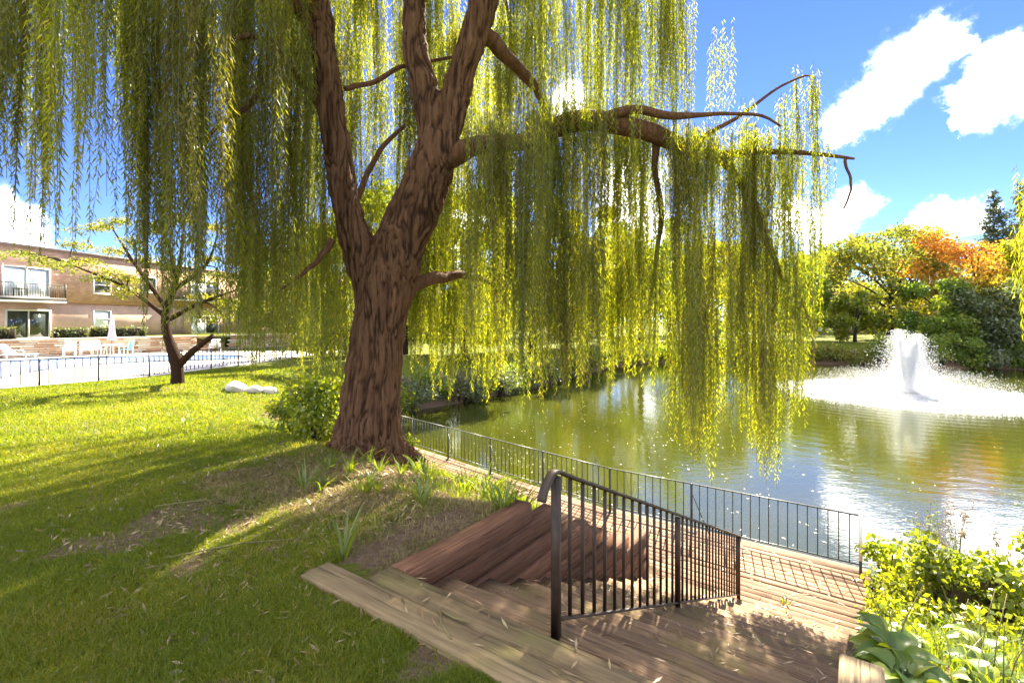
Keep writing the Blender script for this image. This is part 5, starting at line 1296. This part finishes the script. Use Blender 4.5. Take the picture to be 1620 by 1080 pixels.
# ------------------------------------------------------------------ hostas and weeds at the right
def hosta_leaf(r, L, W):
    """a ribbed, arching leaf blade on a stalk: V, T"""
    nu, nv_ = 7, 5; V = []; stalk = L * .45
    for i in range(nu):
        t = i / (nu - 1); wid = W * (math.sin(math.pi * min(1, t * .93 + .07) ** .8)) ** .8
        cx_ = stalk + L * t; cz = .62 * stalk + L * (.3 * t - .85 * t * t)
        for j in range(nv_):
            s = (j / (nv_ - 1) - .5); V.append((cx_, s * wid, cz + abs(s) * wid * .5 - .03 * L * abs(math.sin(s * 12))))
    T = []
    for i in range(nu - 1):
        for j in range(nv_ - 1): q = i * nv_ + j; T += [[q, q + nv_, q + nv_ + 1], [q, q + nv_ + 1, q + 1]]
    b = len(V); V += [(0, -.006, 0), (0, .006, 0), (stalk, -.006, .62 * stalk), (stalk, .006, .62 * stalk)]; T += [[b, b + 2, b + 3], [b, b + 3, b + 1]]
    return np.array(V), np.array(T)
HL = []
for k in range(8):
    r = np.random.default_rng(800 + k); V, T = hosta_leaf(r, .21 * (.75 + .07 * k), .17 * (.8 + .06 * ((k * 3) % 8)))
    me = mesh_data('leaf', V, T, True, {'rnd': np.full(len(V), (k * 5 % 8) / 7)}); me.materials.append(M['hosta']); HL.append(me)
def hosta(x, y, s, label, group, k, stalks=0, z=None, n=36):
    z = g1(x, y) if z is None else z; root = thing('hosta_plant', label, 'plant', (x, y, z), random.uniform(0, 6), group)
    for i in range(n):
        a = i * 2.4 + random.gauss(0, .25); ring = (i / n)
        link('leaf', HL[random.randrange(8)], None, root, loc=(math.cos(a) * .03, math.sin(a) * .03, random.uniform(0, .02)), rot=(random.gauss(0, .25), -(.62 - .8 * ring) + random.gauss(0, .14), a), scale=s * random.uniform(.8, 1.1))
    for i in range(stalks):
        g = Geo(); a = random.uniform(0, 6.28); h = random.uniform(.45, .7); g.tube([(0, 0, 0), (math.cos(a) * .06, math.sin(a) * .06, h * .5), (math.cos(a) * .18, math.sin(a) * .18, h)], [.005, .004, .003], 5); g.obj('flower_stalk', M['willow_twig'], root)
k = 0
for i, (s_, t_) in enumerate(((2.5, 1.25), (2.48, 1.75), (2.5, 2.25), (2.52, 2.75), (2.55, 3.3), (2.6, 3.9))):
    k += 1; p = TS(t_, s_); zz = max(g1(p[0], p[1]), -.177 * np.interp(t_, RIGHT_ENDS, range(13)) - .02)
    hosta(p[0], p[1], .68 if i < 2 else .8, 'dark green hosta hanging over the right edge of the stairs, ' + ('nearest the pale timber' if i == 0 else ORD[i] + ' beyond the pale timber'), 'hostas along the right edge of the stairs', k, 1 if k > 2 else 0, z=float(zz))
hs_ = [(3.0, 1.2), (3.05, 1.9), (3.1, 2.55), (3.15, 3.2), (3.2, 3.9), (3.3, 4.6), (3.6, 1.6), (3.65, 2.3), (3.75, 3.0), (3.8, 3.7), (3.9, 4.4), (4.3, 2.6), (4.4, 3.3), (4.5, 4.1), (4.9, 3.6), (5.0, 4.4), (4.0, 5.1), (3.2, 5.2), (4.9, 2.9), (5.5, 3.9)]
hs_ = [(TS(t_, s_), s_, t_) for s_, t_ in hs_]; hs_.sort(key=lambda q: q[0][0] / q[0][1])
for i, (p, s_, t_) in enumerate(hs_):
    k += 1; hosta(p[0], p[1], random.uniform(.8, 1.05), 'sunlit hosta on the right bank above the water, %s counted from the left' % ORD[i], 'sunlit hostas on the right bank', k, random.choice((1, 2, 3)))
# saplings and weeds
p = TS(6.75, 2.62); shrub('sapling', 'leafy lime sapling growing round the end post of the pond fence', (p[0], p[1], DECK_Z - .2), .4, 1.2, 'lime', 71, 620, .085, clumps=18, aspect=.75)
p = TS(6.3, 3.2); shrub('sapling', 'low green shrub beside the deck end, right of the fence post', (p[0], p[1], g1(p[0], p[1])), .5, .8, 'shrub', 72, 900, .09, clumps=12)
p = P(1612, 900, 5.6); shrub('sapling', 'lime leaved sapling at the right edge of the picture over the water', (p[0], p[1], g1(p[0], p[1])), .4, 1.35, 'lime', 73, 520, .085, clumps=12, aspect=.75)
p = P(1625, 1000, 5.2); shrub('sapling', 'low lime shrub under the sapling at the right edge', (p[0], p[1], g1(p[0], p[1])), .5, .8, 'lime', 75, 800, .08, clumps=12, aspect=.75)
for k, (s_, t_, h_) in enumerate(((2.75, 5.3, .5), (2.8, 6.0, .6), (3.4, 5.7, .6), (3.5, 6.4, .7), (4.2, 5.7, .6), (4.9, 5.2, .6), (5.6, 4.9, .6), (4.3, 6.3, .5), (2.7, 4.5, .4))):
    p = TS(t_, s_); shrub('leafy_weed', ORD[k] + ' leafy weed bush on the right bank, counted outwards from the deck end', (p[0], p[1], max(g1(p[0], p[1]), WATER_Z) - .03), .5, h_, ('lime', 'shrub', 'lime')[k % 3], 760 + k, 900, .075, 'leafy weeds between the hostas and the water', clumps=14)
for k, (u, d) in enumerate(((1440, 7.0), (1475, 7.1), (1500, 7.1), (1530, 7.0), (1550, 6.9), (1580, 6.8), (1465, 6.6), (1515, 6.6))):
    x = (u - CX) / F_PX * d; z = max(g1(x, d), WATER_Z); r = np.random.default_rng(900 + k)
    root = thing('seedhead_weed', 'thin brown seedhead weed standing at the water edge on the right', 'plant', (x, d, z), group='seedhead weeds at the water edge')
    g = Geo(); cen = []; H = r.uniform(.75, 1.15)
    for q in range(5):
        a = r.uniform(0, 6.28); e = np.array([math.cos(a) * .15, math.sin(a) * .15, H * r.uniform(.7, 1)]); g.tube([(0, 0, 0), e * [.4, .4, .6], e], [.005, .004, .002], 4)
        for j in range(6): cen.append(e * (.55 + .09 * j) + r.normal(0, .03, 3))
    g.obj('stems', M['willow_twig'], root); V, T, rn = leaf_cloud(cen, np.full(len(cen), .04), 220, .035, 910 + k); tag(link('seedheads', mesh_data('seedheads', V, T, False, {'rnd': rn}), M['litter' if k % 2 else 'greygreen'], root), kind='stuff')
x0 = np.random.default_rng(55); x = x0.uniform(3.2, 9.5, 24000); y = x0.uniform(3.2, 8.4, 24000); t_, s_ = ts_of(x, y); e = np.minimum(sdf(POND, x, y), sdf(DECKPOLY, x, y)); keep = (s_ > 2.5) & (e > -.02)
blades('bank_grass', x[keep][:9000], y[keep][:9000], .26, .014, 8, 'lush', .8, .35)

# ------------------------------------------------------------------ small things on the steps, the ground and the water
WD = [strap_clump(740 + k, 9, .12, .02, 1.1) for k in range(3)]
for me in WD: me.materials.append(M['lush'])
r_ = random.Random(77)
for k in range(24):
    t = r_.uniform(.9, 5.6); s = r_.uniform(.3, 1.9); tt = (math.floor(t / TREAD) + .04) * TREAD if t < DECK_T0 else t
    z = float(stair_z(tt + .02)) if tt < DECK_T0 else DECK_Z
    tag(link('step_weed', WD[k % 3], None, None, loc=tuple(TS(tt + .03, s, z - .005)), rot=(0, 0, r_.uniform(0, 6)), scale=r_.uniform(.5, 1.0)), 'small green weed rooted between the stair timbers', 'weed', 'weeds on the steps')
def litter(name, pts, size, seed, mat, label=None, flat=.35, asp=.35):
    r = np.random.default_rng(seed); n = len(pts); a = r.uniform(0, 6.283, n); d = np.stack([np.cos(a), np.sin(a), r.normal(0, flat, n)], -1); s = np.stack([-np.sin(a), np.cos(a), r.normal(0, flat, n)], -1); l = size * r.uniform(.5, 1.3, n)[:, None]
    V = np.stack([pts - d * l / 2, pts - s * l * asp / 2, pts + s * l * asp / 2, pts + d * l / 2], 1).reshape(-1, 3); b = np.arange(n)[:, None] * 4
    o = link(name, mesh_data(name, V, np.concatenate([b + [0, 1, 2], b + [1, 3, 2]]), False, {'rnd': np.repeat(r.uniform(0, 1, n), 4)}), M[mat]); tag(o, kind='stuff')
r = np.random.default_rng(60); x = r.normal(-1.0, 1.7, 9000); y = r.normal(5.3, 1.4, 9000); ok, e = grass_mask(x, y); x, y = x[ok], y[ok]
litter('leaf_litter', np.stack([x, y, ground(x, y) + .012], -1), .07, 61, 'litter', asp=.22)
t = r.uniform(-.3, 5.2, 900); s = r.uniform(-.02, 2.15, 900); p = O[None] + RUN * t[:, None] + PERP * s[:, None]; z = np.where(t > DECK_T0, DECK_Z, np.where(t < 0, .02, stair_z(t)))
litter('fallen_willow_leaves', np.stack([p[:, 0], p[:, 1], z + .008], -1), .075, 62, 'litter', flat=.12, asp=.16)
t = r.uniform(5.0, 7.1, 260); s = r.uniform(-1.6, 2.3, 260); p = O[None] + RUN * t[:, None] + PERP * s[:, None]
litter('fallen_willow_leaves', np.stack([p[:, 0], p[:, 1], np.full(260, DECK_Z + .01)], -1), .07, 63, 'litter', flat=.1, asp=.2)
n = 1700; d = r.uniform(8, 34, n); u = r.uniform(640, 1640, n); x = (u - CX) / F_PX * d; keep = (sdf(POND, x, d) < -.15) & (noise2(x * .35, d * .35, 70) + r.uniform(-.35, .35, n) > .48)
x, d = x[keep], d[keep]; litter('floating_leaves', np.stack([x, d, np.full(len(x), WATER_Z + .012)], -1), .075, 64, 'floating', flat=.04, asp=.4)
x = r.uniform(-3.5, 2, 420); y = r.uniform(9.5, 16, 420); keep = sdf(POND, x, y) < -.1; litter('floating_leaves', np.stack([x[keep], y[keep], np.full(keep.sum(), WATER_Z + .012)], -1), .06, 65, 'floating', flat=.04, asp=.4)
# fallen twigs
for k, (u, v, L, a) in enumerate(((705, 985, .28, 1.9), (720, 975, .2, 2.6), (610, 985, .12, .4), (380, 872, .9, .35), (300, 800, .5, .3), (285, 660, .5, 0.1))):
    p = on_ground(u, v); z = .03 if 680 < u < 760 else p[2] + .02; p = np.array([p[0], p[1], z]) if k > 1 else np.array([*P(u, v, (CAM_Z - .02) * F_PX / (v - HORIZON))[:2], .025])
    d = np.array([math.cos(a), math.sin(a), 0]); g = Geo(); q = np.array([-d[1], d[0], 0]); g.tube([-d * L / 2, q * L * .08, d * L / 2], [.005, .006, .003], 5)
    tag(g.obj('fallen_twig', M['willow_twig'], loc=tuple(p)), ['thin twig lying across the top timbers', 'forked thin twig lying beside another on the top timbers', 'short twig on the lawn edging timber', 'long thin twig lying in the middle of the lawn', 'thin twig lying on the lawn nearer the small tree', 'brown stick in the sunny grass below the small tree'][k], 'twig')
print('objects', len(bpy.data.objects))

# things alike in one row get their place in it, counted across the picture from the left
for grp, base in (('daylilies on the bank crest', '%s daylily clump from the left along the sunlit crest of the bank'), ('daylilies at the foot of the willow', '%s small daylily clump from the left in the earth at the willow foot'),
                  ('daylilies in the sunny grass', '%s daylily clump from the left in the sunny grass left of the willow'), ('shrubs along the left bank', '%s grey green shrub from the left overhanging the left bank of the pond'),
                  ('shrubs on the far shore behind the willow', '%s shrub from the left on the far shore behind the willow curtain'), ('pale shrubs left of the fountain', '%s pale shrub from the left on the far shore left of the fountain'),
                  ('dark shrubs behind the fountain', '%s dark shrub from the left on the far shore behind the fountain'), ('seedhead weeds at the water edge', '%s brown seedhead weed from the left at the water edge on the right'),
                  ('weeds on the steps', '%s small green weed from the left on the timber steps')):
    row = sorted([q for q in bpy.data.objects if q.get('group') == grp], key=lambda q: q.location.x / q.location.y)
    for i, q in enumerate(row): q['label'] = base % ORD[i]
